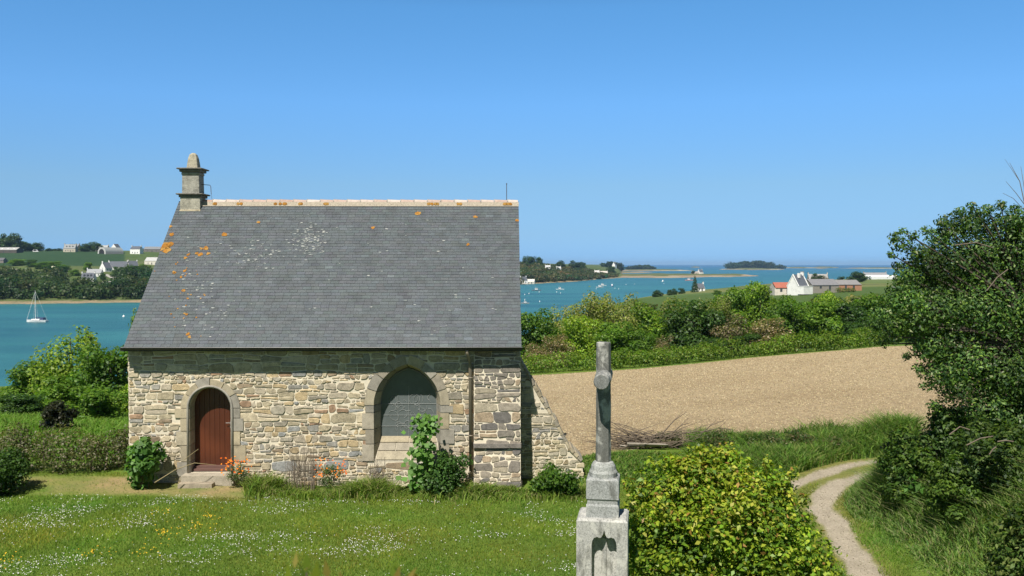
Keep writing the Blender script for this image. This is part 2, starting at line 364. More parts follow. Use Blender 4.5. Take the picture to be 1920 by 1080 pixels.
#=================================================================== GROUND
def build_ground():
    fine = np.radians(np.arange(-37, 37.01, .15)); coarse = np.radians(np.concatenate([np.arange(-180, -37, 4), np.arange(40, 180, 4)]))
    az = np.sort(np.concatenate([fine, coarse])); na = len(az)
    r = [.5]
    while r[-1] < 9000: r.append(r[-1]*1.0105 if 10 < r[-1] < 1700 else r[-1]*(1.08 if r[-1] < 10 else 1.02))
    r = np.array(r); nr = len(r)
    R, A = np.meshgrid(r, az, indexing='ij'); X = R*np.sin(A); Y = R*np.cos(A); Z = H(X, Y)
    px, d = polar(X, Y)
    nz = lambda s, k: fract_noise(X/s, Y/s, k)
    col = np.zeros(X.shape+(3,))
    def paint(mask, c, amt=1.):
        m = (np.clip(mask, 0, 1)*amt)[..., None]; col[...] = col*(1-m)+np.array(c)*m
    paint(np.ones_like(X), (.11, .17, .03))
    paint(sm(.5+.6*nz(1.3, 21)), (.14, .21, .035), .6)
    paint(sm(.4+.8*nz(3.1, 22)), (.09, .16, .03), .55)
    # bare soil strip before the chapel's left end
    soil = sm((1.15-np.abs(Y-20.95-.25*nz(1.2, 31)))/.5)*sm((-5.4-X+.5*nz(.8, 32))/.9)*sm((13+X)/2)
    soil = np.maximum(soil, sm((1.0-np.hypot(X+7.3, (Y-20.6)*1.3))/.5))
    paint(soil*(.6+.5*nz(.5, 33)), (.33, .25, .14), .95)
    paint((Y > 23)*(Y < 60)*(px < 300), (.085, .15, .028), .8)
    # verge colours
    pd1 = polydist(X, Y, PATH1); pd2 = polydist(X, Y, PATH2)
    near = (Y < 30)
    paint(sm((.75-np.minimum(pd1, pd2)+.2*nz(.6, 41))/.3)*near, (.19, .185, .065), .8)
    pth = np.maximum(sm((.34-pd1+.09*nz(.4, 42))/.14)*(Y < 22.2), sm((.27-pd2+.05*nz(.4, 43))/.1)*(px < 1700))
    paint(pth*near, (.34, .295, .225))
    # pale field
    fn = np.interp(px, [900, 1060, 1100, 1300, 1640, 1900], [23.5, 23.8, 24.4, 26.6, 26, 27]); ff = 80+1.2*nz(6, 51)
    fld = sm((d-fn-.4*nz(1, 52))/.5)*sm((ff-d)/1.5)*sm((px-700)/60)*sm((2200-px)/50)
    paint(fld, (.41, .32, .195))
    paint(fld*sm(.3+.8*nz(5, 53)), (.37, .285, .17), .6)
    mid = sm((d-84)/6)
    paint(mid, (.06, .10, .03), .8)
    # far right fields
    fr = sm((d-480)/40)*(px > 1150)*(d < 2000)
    paint(fr, (.085, .135, .04)); paint(fr*sm(.2+2*np.sin(d/55+px/150)), (.17, .18, .07), .8); paint(fr*sm((.12-np.abs(np.sin(d/70+px/210)))/.03), (.05, .07, .03), .9)
    paint(fr*sm((px-1520)/40)*sm((d-600)/60)*sm((1100-d)/80), (.13, .17, .06), .9)
    # far shore
    Rf = np.interp(px, RFP, RFV)*(1+.012*fract_noise(px/25, d*0, 9)); q = d-Rf; far = (q > -40)*(px < 1180)
    paint(far*1., (.075, .115, .04)); paint(far*sm(.5+nz(70, 61)), (.12, .14, .06), .6)
    paint(far*sm((q-330)/15)*sm((625-q)/10)*(px < 235), (.032, .070, .034), .95)
    paint(far*sm((q-180)/20)*sm((330-q)/20)*(px < 50), (.10, .15, .05), .9)
    paint(far*sm((Z+18.7)/-.4), (.27, .22, .155))
    spit = (d > 1500)*(px > 1165); paint(spit*1., (.27, .21, .15)); paint(spit*sm(nz(60, 63)+.1), (.45, .40, .31)); paint(spit*sm((Z+17.9+.8*nz(40, 62))/.6), (.11, .13, .055))
    paint((d > 3000)*sm((Z+20.5)/-1+1)*0, (.4, .3, .2))
    paint((Z < -20.4)*1., (.12, .12, .10))
    V = np.stack([X, Y, Z], -1).reshape(-1, 3); Cc = col.reshape(-1, 3)
    idx = np.arange(nr*na).reshape(nr, na); a2 = np.roll(idx, -1, 1)
    Fq = np.stack([idx[:-1], a2[:-1], a2[1:], idx[1:]], -1)  # (nr-1,na,4)
    fm = lambda A_: (A_[:-1]+np.roll(A_, -1, 1)[:-1]+np.roll(A_, -1, 1)[1:]+A_[1:])/4
    fl, pt, dd, pp, zz, qq = fm(fld), fm(pth*near), fm(d), fm(px), fm(Z), fm(q)
    yy = fm(Y)
    reg = np.zeros(fl.shape, int)
    reg[(yy > 6) & (yy < 23.2) & (pp < 1420)] = 3
    reg[fl > .5] = 1; reg[pt > .5] = 2
    reg[(qq > -55) & (dd > 400) & (pp < 1180)] = 4; reg[(dd > 1500) & (pp >= 1165)] = 5
    reg[(zz < -21.5)] = 6
    return V, Cc, Fq, reg
def ground_mat(name, kind):
    m, t, b = new_mat(name); v = coord(t, world=True)
    a = N(t, 'ShaderNodeAttribute', attribute_name='Col').outputs['Color']
    if kind == 'field':
        v2 = coord(t, (1, .8, 1), world=True)
        f1 = noise(t, v2, 5, 6, .85); f2 = noise(t, v, 2.2, 3, .6); f3 = noise(t, v, .12, 3, .5)
        c = mix(t, a, ramp(t, f1, [(.28, (.35, .33, .30)), (.42, g3(.9)), (.55, g3(1)), (.68, (1.55, 1.55, 1.5))]), 1., 'MULTIPLY')
        c = mix(t, c, ramp(t, f2, [(.3, g3(.86)), (.7, g3(1.12))]), 1., 'MULTIPLY')
        c = mix(t, c, ramp(t, f3, [(.35, (.92, .90, .88)), (.65, (1.05, 1.05, 1.06))]), 1., 'MULTIPLY')
        nrm = bump(t, f1, .9, .10)
    elif kind == 'path':
        f1 = noise(t, v, 22, 4, .8); f2 = noise(t, v, 2.5, 4)
        c = mix(t, a, ramp(t, f1, [(.3, g3(.7)), (.5, g3(1)), (.7, g3(1.3))]), 1., 'MULTIPLY'); c = mix(t, c, ramp(t, f2, [(.3, g3(.85)), (.7, (1.1, 1.1, 1.12))]), 1., 'MULTIPLY')
        nrm = bump(t, f1, .5, .03)
    else:
        f1 = noise(t, v, 14 if kind == 'lawn' else .35, 6, .75); f2 = noise(t, v, 1.1 if kind == 'lawn' else .05, 4)
        c = mix(t, a, ramp(t, f1, [(.28, g3(.6)), (.5, g3(1)), (.72, (1.3, 1.25, 1.1))]), 1., 'MULTIPLY')
        c = mix(t, c, ramp(t, f2, [(.3, (.82, .9, .8)), (.7, (1.15, 1.05, 1.0))]), 1., 'MULTIPLY')
        nrm = bump(t, f1, .6, .06 if kind == 'lawn' else .8)
    t.links.new(c, b.inputs['Base Color']); b.inputs['Roughness'].default_value = .95; b.inputs['Specular IOR Level'].default_value = .1
    t.links.new(nrm, b.inputs['Normal']); return m
V, Cc, Fq, reg = build_ground()
for i, (nm, kd) in enumerate([('ground', 'lawn'), ('field', 'field'), ('path', 'path'), ('lawn', 'lawn'), ('far_shore', 'far'), ('sand_bank', 'far'), ('sea_bed', 'far')]):
    fs = Fq[reg == i]
    if not len(fs): continue
    u, inv = np.unique(fs.ravel(), return_inverse=True)
    o = link_mesh(nm, V[u], inv.reshape(-1, 4), ground_mat(nm+'_surface', kd), None, Cc[u], True); tag(o, kind='structure')
# sea
def sea_mat():
    m, t, b = new_mat('sea_water'); v = coord(t, (1, 1.0, 1), world=True)
    big = noise(t, coord(t, (.5, 2.2, 1), world=True), .010, 4, .6)
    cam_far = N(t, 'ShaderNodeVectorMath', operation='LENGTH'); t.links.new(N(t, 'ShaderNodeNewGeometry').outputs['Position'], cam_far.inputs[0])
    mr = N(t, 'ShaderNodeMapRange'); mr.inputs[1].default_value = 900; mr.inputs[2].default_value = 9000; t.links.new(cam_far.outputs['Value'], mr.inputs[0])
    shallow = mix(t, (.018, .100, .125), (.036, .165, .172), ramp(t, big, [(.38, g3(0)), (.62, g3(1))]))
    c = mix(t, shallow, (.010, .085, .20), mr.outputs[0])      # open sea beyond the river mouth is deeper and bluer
    t.links.new(c, b.inputs['Base Color']); b.inputs['Roughness'].default_value = .35; b.inputs['Specular IOR Level'].default_value = .22
    h1 = noise(t, coord(t, (1, 1.6, 1), world=True), .55, 4, .65)
    t.links.new(bump(t, h1, .5, 1.2), b.inputs['Normal']); return m
ng = 48; Rr = np.concatenate([[1.], np.geomspace(120, 26000, 22)]); aa = np.linspace(0, 2*np.pi, ng, endpoint=False)
SV = np.stack([np.outer(Rr, np.sin(aa)), np.outer(Rr, np.cos(aa)), np.full((len(Rr), ng), -20.)], -1).reshape(-1, 3)
ii = np.arange(len(Rr)*ng).reshape(-1, ng); jj = np.roll(ii, -1, 1)
tag(link_mesh('water', SV, np.stack([ii[:-1], ii[1:], jj[1:], jj[:-1]], -1).reshape(-1, 4), sea_mat()), kind='structure')

#=================================================================== CHAPEL
K = 21.33/F
CH = at(243, 890, 21.33); CH.z = 0
yaw = math.atan(19/F)
chapel = empty('chapel', CH, 'old rubble stone chapel with slate roof, arched red door and pointed window', 'chapel', rz=yaw)
L = (978-243)*K; DEP = 6.76; EZ = 3.02; OV = .34; RZ = 6.78; RY = 3.38
lx = lambda px: (px-243)*K
lz = lambda py: CZ-(py-495)*K
STONES = [(.40, .34, .24), (.34, .29, .20), (.29, .26, .205), (.36, .31, .235), (.27, .255, .225), (.40, .31, .185), (.26, .20, .135), (.28, .185, .12), (.46, .40, .31), (.235, .235, .225)]
SP = [.18, .16, .12, .14, .1, .09, .06, .03, .09, .03]
def rubble(x0, x1, z0, z1, keep, emit, seed, big=1.0, colors=STONES, probs=SP):
    r = random.Random(seed); z = z0; ph = r.random()*9
    und = lambda i, x: .030*math.sin(x*1.7+i*2.1+ph)+.016*math.sin(x*4.3+i*3.7)+.008*math.sin(x*9.1+i*1.3)
    i = 0
    while z < z1:
        h = r.choice([.05, .065, .08, .10, .12, .15, .19, .22])*big*r.uniform(.9, 1.1)
        x = x0-r.random()*.1
        while x < x1:
            wv = min(max(h*r.uniform(.9, 3.4), .11), .62)*r.uniform(.85, 1.1)
            xa, xb = max(x, x0), min(x+wv, x1)
            if x1-xb < .07: xb = x1; wv = x1-x+.01
            parts = 1
            if h > .24*big and r.random() < .6: parts = 3 if r.random() < .4 else 2
            elif h > .14*big and r.random() < .5: parts = 2
            cuts = [0]+sorted([(k+r.uniform(-.22, .22))/parts for k in range(1, parts)])+[1]
            for a, b in zip(cuts, cuts[1:]):
                subs = [(xa, xb)]
                if (b-a)*h < .07 and xb-xa > .3 and r.random() < .7:
                    mm = xa+(xb-xa)*r.uniform(.35, .65); subs = [(xa, mm), (mm, xb)]
                for sa, sb in subs:
                    lo = lambda xx: z+und(i, xx)+(h+und(i+1, xx)-und(i, xx))*a
                    hi = lambda xx: z+und(i, xx)+(h+und(i+1, xx)-und(i, xx))*b
                    g = r.uniform(.005, .0145); t0, t1 = r.uniform(-.045, .045), r.uniform(-.045, .045)
                    pts = []
                    ww, hh = sb-sa-2*g, hi(sa)-lo(sa)-2*g
                    if ww < .03 or hh < .018: continue
                    c1 = [r.uniform(.05, .42) for _ in range(8)]; cv = min(ww, hh)
                    xl, xr = sa+g, sb-g
                    pts = [(xl+c1[0]*cv, lo(xl)+g), (xl+ww*.5, lo(xl+ww/2)+g+r.uniform(-.004, .006)), (xr-c1[1]*cv, lo(xr)+g), (xr, lo(xr)+g+c1[2]*hh), (xr, hi(xr)-g-c1[3]*hh),
                           (xr-c1[4]*cv, hi(xr)-g), (xl+ww*.5, hi(xl+ww/2)-g+r.uniform(-.006, .004)), (xl+c1[5]*cv, hi(xl)-g), (xl, hi(xl)-g-c1[6]*hh), (xl, lo(xl)+g+c1[7]*hh)]
                    slant = [(p[0]+(t0 if p[0] < (xl+xr)/2 else t1)*((p[1]-lo(sa))/max(h, .01)-.5)+r.uniform(-.004, .004), p[1]+r.uniform(-.003, .003)) for p in pts]
                    cx, cz = (sa+sb)/2, (lo(sa)+hi(sa))/2
                    if keep(cx, cz, ww/2, hh/2):
                        c = r.choices(colors, probs)[0]; k = r.uniform(.88, 1.3); emit(slant, tuple(q*k for q in c), r.uniform(.008, .03), min(.012, hh*.3))
            x += wv
        z += h; i += 1
def pointed(a, R, n=9):
    """points of a two-centred arch, half width a, rise R, from right springing over apex to left springing"""
    c = (R*R-a*a)/(2*a); rho = a+c; e = math.asin(R/rho)
    right = [(-c+rho*math.cos(e*k/n), rho*math.sin(e*k/n)) for k in range(n+1)]
    return right+[(-x, z) for x, z in right[-2::-1]]
def arch_loop(cx, zb, zs, curve): return [(cx-curve[0][0], zb), (cx+curve[0][0], zb)]+[(cx+x, zs+z) for x, z in curve]
# openings
DCX, DHW, DZB, DZS = (lx(358)+lx(434))/2, (lx(434)-lx(358))/2, .02, 1.58
door_c = pointed(DHW, DHW*1.0001, 8); door_loop = arch_loop(DCX, DZB, DZS, door_c)
WCX, WHW, WZB, WZS = (lx(704)+lx(829))/2, (lx(829)-lx(704))/2, .28, lz(762)
WR = lz(684)-WZS; win_c = pointed(WHW, WR, 9); win_loop = arch_loop(WCX, WZB, WZS, win_c)
wb = MB()
fr = lambda a, b: (a, 0, b)
wb.holed([(0, -.6), (L, -.6), (L, EZ), (0, EZ)], [door_loop[::-1], win_loop[::-1]], fr, mi=0)
# gables, back
for X0 in (0, L):
    wb.add([(X0, 0, -.6), (X0, DEP, -.6), (X0, DEP, EZ), (X0, RY, RZ-.12), (X0, 0, EZ)], [(0, 1, 2, 3, 4)], mi=0)
wb.add([(0, DEP, -1.5), (L, DEP, -1.5), (L, DEP, EZ), (0, DEP, EZ)], [(0, 1, 2, 3)], mi=0)
def inside(cx, cz, hw, hh, CX, HWo, zs, curve_out, zb):
    if cz < zb: return False
    if cz < zs: return abs(cx-CX) < HWo-.02+hw*.1
    c = curve_out; zz = max(0, cz-zs-hh*.3)
    for (x1, z1), (x2, z2) in zip(c, c[1:]):
        if x1 > 0 and z1 <= zz <= z2: return abs(cx-CX) < x1-.02+hw*.1
    return False
door_out = pointed(DHW+.17, DHW+.2, 8); win_out = pointed(WHW+.17, WR+.17, 9)
def keepf(cx, cz, hw, hh):
    if inside(cx, cz, hw, hh, DCX, DHW+.16, DZS, door_out, -.1) or inside(cx, cz, hw, hh, WCX, WHW+.16, WZS, win_out, .2): return False
    return True
def emit_front(poly, col, t, ins): wb.prism(poly, lambda a, b: (a, .002, b), lambda a, b: (a, -t, b), col, ins, 1)
rubble(0, L, -.45, EZ-.02, keepf, emit_front, 3)
def emit_gl(poly, col, t, ins): wb.prism([(DEP-a, b) for a, b in poly][::-1] if False else poly, lambda a, b: (-.0, a, b), lambda a, b: (-t, a, b), col, ins, 1)
kg = lambda cx, cz, hw, hh: cz+hh < EZ+(RZ-EZ-.2)*(1-abs(cx-RY)/RY)
rubble(0, DEP, -.45, RZ-.2, kg, emit_gl, 5)
rubble(0, DEP, -.45, RZ-.2, kg, lambda p, c, t, i: wb.prism(p, lambda a, b: (L, a, b), lambda a, b: (L+t, a, b), c, i, 1), 6)
wb.build('wall', None, chapel, mats=[M_MORTAR, M_STONE])

DR = [(.38, .33, .24), (.34, .30, .235), (.40, .34, .235), (.31, .285, .24)]
def surround(name, CX, HW, zb, zs, R, th, depth, jambs, nv, seed, splay=0, top_inset=0):
    r = random.Random(seed); mb = MB()
    def blk(poly, out=-.035):
        k_ = r.uniform(.85, 1.12); col = tuple(q*k_ for q in r.choice(DR))
        def back(a, b):  # splayed opening: inner ring narrows towards the back
            k = splay/HW; dx = (a-CX)
            return (CX+dx*(1-k) if abs(dx) < HW+.01 else a, depth, b-(splay*.9 if b > zs and abs(dx) < HW+.01 else 0)*max(0, (b-zs)/R))
        n = len(poly); mb.prism(poly, back, lambda a, b: (a, out, b), col, .008)
    for s in (-1, 1):
        z = zb
        for k, jh in enumerate(jambs):
            wd = th*(1.0+(.75 if k % 2 == (0 if s < 0 else 1) else .1)*r.uniform(.5, 1)); z2 = min(z+jh, zs)
            a, b = CX+s*HW, CX+s*(HW+wd); g = .004
            p = [(min(a, b), z+g), (max(a, b), z+g), (max(a, b), z2-g), (min(a, b), z2-g)]
            blk(p); z = z2
    c = (R*R-HW*HW)/(2*HW); rho = HW+c; e = math.asin(R/rho)
    for s in (-1, 1):
        for k in range(nv):
            a0, a1 = e*k/nv+.006, e*(k+1)/nv-.006; q = [a0+(a1-a0)*i/4 for i in range(5)]
            ro = rho+th*r.uniform(.95, 1.25)
            inn = [(CX+s*(-c+rho*math.cos(t)), zs+rho*math.sin(t)) for t in q]
            out = [(CX+s*max(-c+ro*math.cos(t), .0), zs+ro*math.sin(t)) for t in q]
            poly = out+inn[::-1] if s > 0 else inn+out[::-1]
            blk(poly, -.035)
    return mb.build(name, M_DRESSED, chapel)
surround('door_surround', DCX, DHW, DZB-.1, DZS, DHW*1.001, .22, .36, [.36, .40, .34, .32, .3], 3, 4)
# inner moulded ring of the door
mr_ = MB()
ring = [(DCX+(DHW+.045)*math.cos(t), -.045, DZS+(DHW+.045)*math.sin(t)) for t in np.linspace(0, math.pi, 17)]
mr_.tube([(DCX+DHW+.045, -.045, DZB)]+ring+[(DCX-DHW-.045, -.045, DZB)], .03, 6, (.3, .28, .24)); mr_.build('door_moulding', M_DRESSED, chapel, True)
surround('window_surround', WCX, WHW, WZB, WZS, WR, .20, .40, [.42, .36, .40, .35], 4, 8, splay=.13)
# sill of the window: sloping dressed blocks
sb = MB(); r_ = random.Random(2)
GZ = .80; HWG = WHW-.10
rows = [(0, .38), (.38, .72), (.72, 1)]
for ri, (t0, t1) in enumerate(rows):
    nb_ = 3 if ri % 2 else 2; xs = [-WHW+.02+2*(WHW-.02)*k/nb_+(r_.uniform(-.08, .08) if 0 < k < nb_ else 0) for k in range(nb_+1)]
    for a, b in zip(xs, xs[1:]):
        f = lambda u, v: (WCX+u*(1-.14*v), .0+.36*v, WZB+.02+(GZ-WZB)*v)
        k_ = r_.uniform(.75, .95); col = tuple(q*k_ for q in DR[ri % 3]); g = .006; q = [(a+g, t0+.012), (b-g, t0+.012), (b-g, t1-.012), (a+g, t1-.012)]
        sb.prism(q, lambda u, v: tuple(np.array(f(u, v))+np.array((0, .04, -.04))), lambda u, v: tuple(np.array(f(u, v))+np.array((0, -.012, .012))), col, .006, 0)
f = lambda u, v: (WCX+u*(1-.1*v), .0+.37*v, WZB+.01+(GZ-WZB)*v)
sb.add([f(-WHW, 0), f(WHW, 0), f(WHW, 1), f(-WHW, 1)], [(0, 1, 2, 3)], (.55, .5, .4)); sb.build('window_sill', M_DRESSED, chapel)
# door leaf
M_WOOD, t, b = new_mat('red_brown_wood'); v = coord(t, (1, 1, .06))
f1 = noise(t, v, 30, 5, .6); f2 = noise(t, coord(t), 1.3, 3)
cc = mix(t, (.07, .018, .008), (.09, .025, .011), f1); cc = mix(t, cc, (.13, .036, .015), ramp(t, f2, [(.45, g3(0)), (.7, g3(.8))]))
t.links.new(cc, b.inputs['Base Color']); b.inputs['Roughness'].default_value = .42; t.links.new(bump(t, f1, .2, .004), b.inputs['Normal'])
db = MB(); nb_ = 8; hw = DHW
for k in range(nb_):
    xa, xb = -hw+2*hw*k/nb_+.003, -hw+2*hw*(k+1)/nb_-.003
    top = lambda x: DZS+math.sqrt(max(0, (hw)**2-x*x))
    xs = [xa+(xb-xa)*i/4 for i in range(5)]
    poly = [(DCX+xa, .12), (DCX+xb, .12)]+[(DCX+x, top(x)) for x in xs[::-1]]
    db.prism(poly, lambda a, b_: (a, .37, b_), lambda a, b_: (a, .315, b_), (1, 1, 1), .004)
db.add([(DCX-hw, .36, .1), (DCX+hw, .36, .1), (DCX+hw, .36, DZS+hw), (DCX-hw, .36, DZS+hw)], [(0, 1, 2, 3)])
door = db.build('door', M_WOOD, chapel)
hb = MB(); hx = DCX+hw-.09; hb.box((hx, .305, 1.12), (.035, .012, .16)); hb.tube([(hx, .3, 1.17), (hx, .26, 1.17), (hx-.11, .255, 1.17)], .008, 6)
hb.build('handle', plain('steel_handle', (.30, .28, .25), .5, .1, 3), door)
tb = MB(); tb.box((DCX, .27, .10), (2*hw-.02, .16, .05)); tb.box((DCX, .20, .05), (2*hw-.02, .2, .05)); tb.build('threshold', plain('painted_sill', (.16, .085, .07), .6, .2, 6), chapel)
tb = MB(); tb.box((DCX+.02, -.1, -.13), (1.25, .5, .28), col=(.36, .32, .25)); tb.box((DCX-.2, -.42, -.21), (.8, .3, .16), col=(.33, .28, .21)); tb.build('door_step', M_DRESSED, chapel)
# window glass with leading
gz0 = GZ; ghw = WHW-.12; gs = WZS-.02; gR = WR-.13
gl = arch_loop(WCX, gz0-.02, gs, pointed(ghw+.03, gR+.03, 9))
M_PANE, t, b = new_mat('leaded_glass'); f1 = noise(t, coord(t), 7, 3)
t.links.new(mix(t, (.08, .095, .095), (.14, .158, .158), f1), b.inputs['Base Color']); b.inputs['Roughness'].default_value = .3; b.inputs['Specular IOR Level'].default_value = .4
gb = MB(); gb.holed(gl, [], lambda a, b_: (a, .375, b_)); win = gb.build('window', M_PANE, chapel)
M_LEAD = plain('lead_line', (.30, .32, .31), .6, .1, 4)
lb = MB(); r_ = random.Random(12)
inwin = lambda x, z: (z < gs and abs(x) < ghw-.03 and z > gz0+.02) or (z >= gs and z < gs+gR*.62 and abs(x) < ghw*.8)
for k in range(34):   # looping leads
    cx, cz = r_.uniform(-ghw*.8, ghw*.8), r_.uniform(gz0+.12, gs+.18); ra, rb = r_.uniform(.05, .13), r_.uniform(.04, .16); rot = r_.uniform(0, 3)
    a0 = r_.uniform(0, 6); sp = r_.uniform(2.2, 6)
    pts = []
    for i in range(13):
        a = a0+sp*i/12; x = cx+ra*math.cos(a)*math.cos(rot)-rb*math.sin(a)*math.sin(rot); z = cz+ra*math.cos(a)*math.sin(rot)+rb*math.sin(a)*math.cos(rot)
        if inwin(x, z): pts.append((WCX+x, .366, z))
        elif len(pts) > 2: break
        else: pts = []
    if len(pts) > 2: lb.tube(pts, .0042, 4)
for x in (-.27, 0, .27):
    lb.tube([(WCX+x, .366, gz0), (WCX+x, .366, gs+(.45 if x == 0 else .2))], .006 if x == 0 else .004, 4)
for z in (gs-.55, gs-.28, gs): lb.tube([(WCX-ghw+.01, .364, z), (WCX+ghw-.01, .364, z)], .0045, 4)
lb.build('leading', M_LEAD, win)
fb = MB(); pc = [(WCX+x, .36, gs+z) for x, z in pointed(ghw+.01, gR+.01, 9)]; fb.tube([(WCX+ghw+.01, .36, gz0)]+pc+[(WCX-ghw-.01, .36, gz0), (WCX+ghw+.01, .36, gz0)], .022, 5); fb.build('frame', plain('stone_frame', (.2, .2, .18), .8), win)
# front buttress
bb = MB(); BX0, BX1 = lx(893), L+.03; led = .72
def by(z): return -.08*max(0, 2.95-z)/.31 if z > 2.64 else -(.08+(2.64-z)/(2.64-led)*.15) if z > led else -(.19+(led-z)*.22)
P = [(by(2.64), 2.64), (by(led+.001), led), (-.27, led), (-.27, led-.05), (by(led-.05), led-.05), (by(-.6), -.6)]
vs = [(X_, 0.0, 2.95) for X_ in (BX0, BX1)]
for y_, z_ in P: vs += [(BX0, y_, z_), (BX1, y_, z_)]
fs = [(2*i, 2*i+1, 2*i+3, 2*i+2) for i in range(len(P))]; vs += [(BX0, .002, -.6), (BX1, .002, -.6)]; m_ = len(vs)
fs += [tuple(range(0, m_, 2)), tuple(range(1, m_, 2))[::-1]]
bb.add(vs, fs, mi=0)
dk = [(.18, .16, .135), (.23, .20, .16), (.31, .27, .20), (.14, .13, .12), (.27, .21, .145)]; dp = [.25, .25, .25, .1, .15]
rubble(BX0, BX1, -.4, 2.93, lambda cx, cz, hw, hh: abs(cz-led)-hh > -.01, lambda p, c, t, i: bb.prism(p, lambda a, b_: (a, by(b_)+.003, b_), lambda a, b_: (a, by(b_)-t, b_), c, i, 1), 27, 1.05, dk, dp)
bb.prism([(BX0-.02, led-.07), (BX1+.02, led-.07), (BX1+.02, led+.03), (BX0-.02, led+.03)], lambda a, b_: (a, 0, b_), lambda a, b_: (a, -.29, b_), (.2, .18, .16), .01, 1)
rubble(-.45, 0, -.4, 2.62, lambda cx, cz, hw, hh: cx-hw > by(cz)+.02, lambda p, c, t, i: bb.prism(p, lambda a, b_: (BX1, a, b_), lambda a, b_: (BX1+t, a, b_), c, i, 1), 22, 1.2, dk, dp)
tag(bb.build('buttress', None, chapel, mats=[M_MORTAR, M_STONE]), 'stepped buttress of grey weathered stones beside the downpipe')
# raking buttress
rb_ = MB(); ry = .75
prof = [(L, -.7), (L+1.66, -.7), (L+1.60, .12), (L+1.30, .42), (L+1.0, .98), (L+.74, 1.45), (L+.48, 1.86), (L+.22, 2.34), (L, 2.72)]
n_ = len(prof); vs = [(a, ry, b_) for a, b_ in prof]+[(a, ry+.8, b_) for a, b_ in prof]
rb_.add(vs, [tuple(range(n_)), tuple(range(n_, 2*n_))[::-1]]+[(i, n_+i, n_+(i+1) % n_, (i+1) % n_) for i in range(n_)], mi=0)
topx = lambda z: np.interp(z, [.12, .42, .98, 1.45, 1.86, 2.34, 2.72], [L+1.62, L+1.30, L+1.0, L+.74, L+.48, L+.22, L])
rubble(L+.01, L+1.75, -.5, 2.7, lambda cx, cz, hw, hh: cx+hw*.6 < topx(cz)+.03, lambda p, c, t, i: rb_.prism(p, lambda a, b_: (a, ry+.003, b_), lambda a, b_: (a, ry-t, b_), c, i, 1), 31, .85, [(.36, .31, .21), (.30, .27, .20), (.38, .34, .26), (.27, .22, .14), (.24, .23, .21)], [.3, .25, .2, .15, .1])
r_ = random.Random(5)
for (a, b_), (a2, b2) in zip(prof[2:], prof[3:]):   # cope stones
    Ls = math.hypot(a2-a, b2-b_); nxs, nzs = (b2-b_)/Ls, -(a2-a)/Ls; nn = 3
    for k in range(nn):
        t0, t1 = k/nn+.01, (k+1)/nn-.01; th_ = r_.uniform(.01, .05); k_ = r_.uniform(.8, 1.2); col = tuple(q*k_ for q in STONES[r_.randrange(3)]); dd_ = r_.uniform(.0, .03)
        q0 = (a+(a2-a)*t0, b_+(b2-b_)*t0); q1 = (a+(a2-a)*t1, b_+(b2-b_)*t1)
        rb_.prism([(q0[0]-.05*nxs, q0[1]-.05*nzs), (q0[0]+th_*nxs, q0[1]+th_*nzs), (q1[0]+th_*1.2*nxs, q1[1]+th_*1.2*nzs), (q1[0]-.05*nxs, q1[1]-.05*nzs)], lambda u_, v__: (u_, ry+.8, v__), lambda u_, v__: (u_, ry-.012-dd_, v__), col, .008, 1)
tag(rb_.build('buttress', None, chapel, mats=[M_MORTAR, M_STONE]), 'raking buttress of thin tan stones sloping down from the east gable')
# roof
SLOPE = math.atan2(RZ-3.08, RY+OV); SL = math.hypot(RZ-3.08, RY+OV); cs, sn = math.cos(SLOPE), math.sin(SLOPE)
RX0, RX1 = .03, L+.05
def rf(a, s, t=0): return (a, -OV+s*cs-t*sn, 3.08+s*sn+t*cs)
mb = MB()
rr = np.random.default_rng(4)
ncrs = 50; ex = SL/ncrs
for side in (0, 1):
    for i in range(ncrs):
        x = RX0-(.1 if i % 2 else 0); s0 = i*ex
        while x < RX1:
            w_ = .205*rr.uniform(.9, 1.12); xa, xb = max(x, RX0)+.0025, min(x+w_, RX1)-.0025
            x += w_
            if xb-xa < .03: continue
            k = rr.uniform(.84, 1.14)
            if rr.random() < .05: k *= rr.uniform(1.2, 1.5)
            base = np.array((.084, .097, .106))*(1+(k-1)*.55)*rr.uniform(.96, 1.04, 3)
            j0, j1 = rr.uniform(-.004, .004, 2); th0 = .011+rr.uniform(-.001, .003)
            pts = [rf(xa, s0+j0, th0), rf(xb, s0+j1, th0+rr.uniform(-.001, .001)), rf(xb, s0+ex*1.25, .002), rf(xa, s0+ex*1.25, .002), rf(xa, s0+j0, 0), rf(xb, s0+j1, 0)]
            if side: pts = [(p[0], 2*RY-p[1], p[2]) for p in pts]
            mb.add(pts, [(0, 1, 2, 3), (4, 5, 1, 0), (4, 0, 3), (1, 5, 2)], tuple(base))
    q = [rf(RX0+.01, 0, -.02), rf(RX1-.01, 0, -.02), rf(RX1-.01, SL, -.02), rf(RX0+.01, SL, -.02), rf(RX0+.01, 0, -.001), rf(RX1-.01, 0, -.001), rf(RX1-.01, SL, -.001), rf(RX0+.01, SL, -.001)]
    if side: q = [(p[0], 2*RY-p[1], p[2]) for p in q]
    mb.add(q, [(0, 1, 2, 3), (4, 5, 6, 7), (0, 1, 5, 4), (1, 2, 6, 5), (0, 3, 7, 4)], (.03, .03, .035))
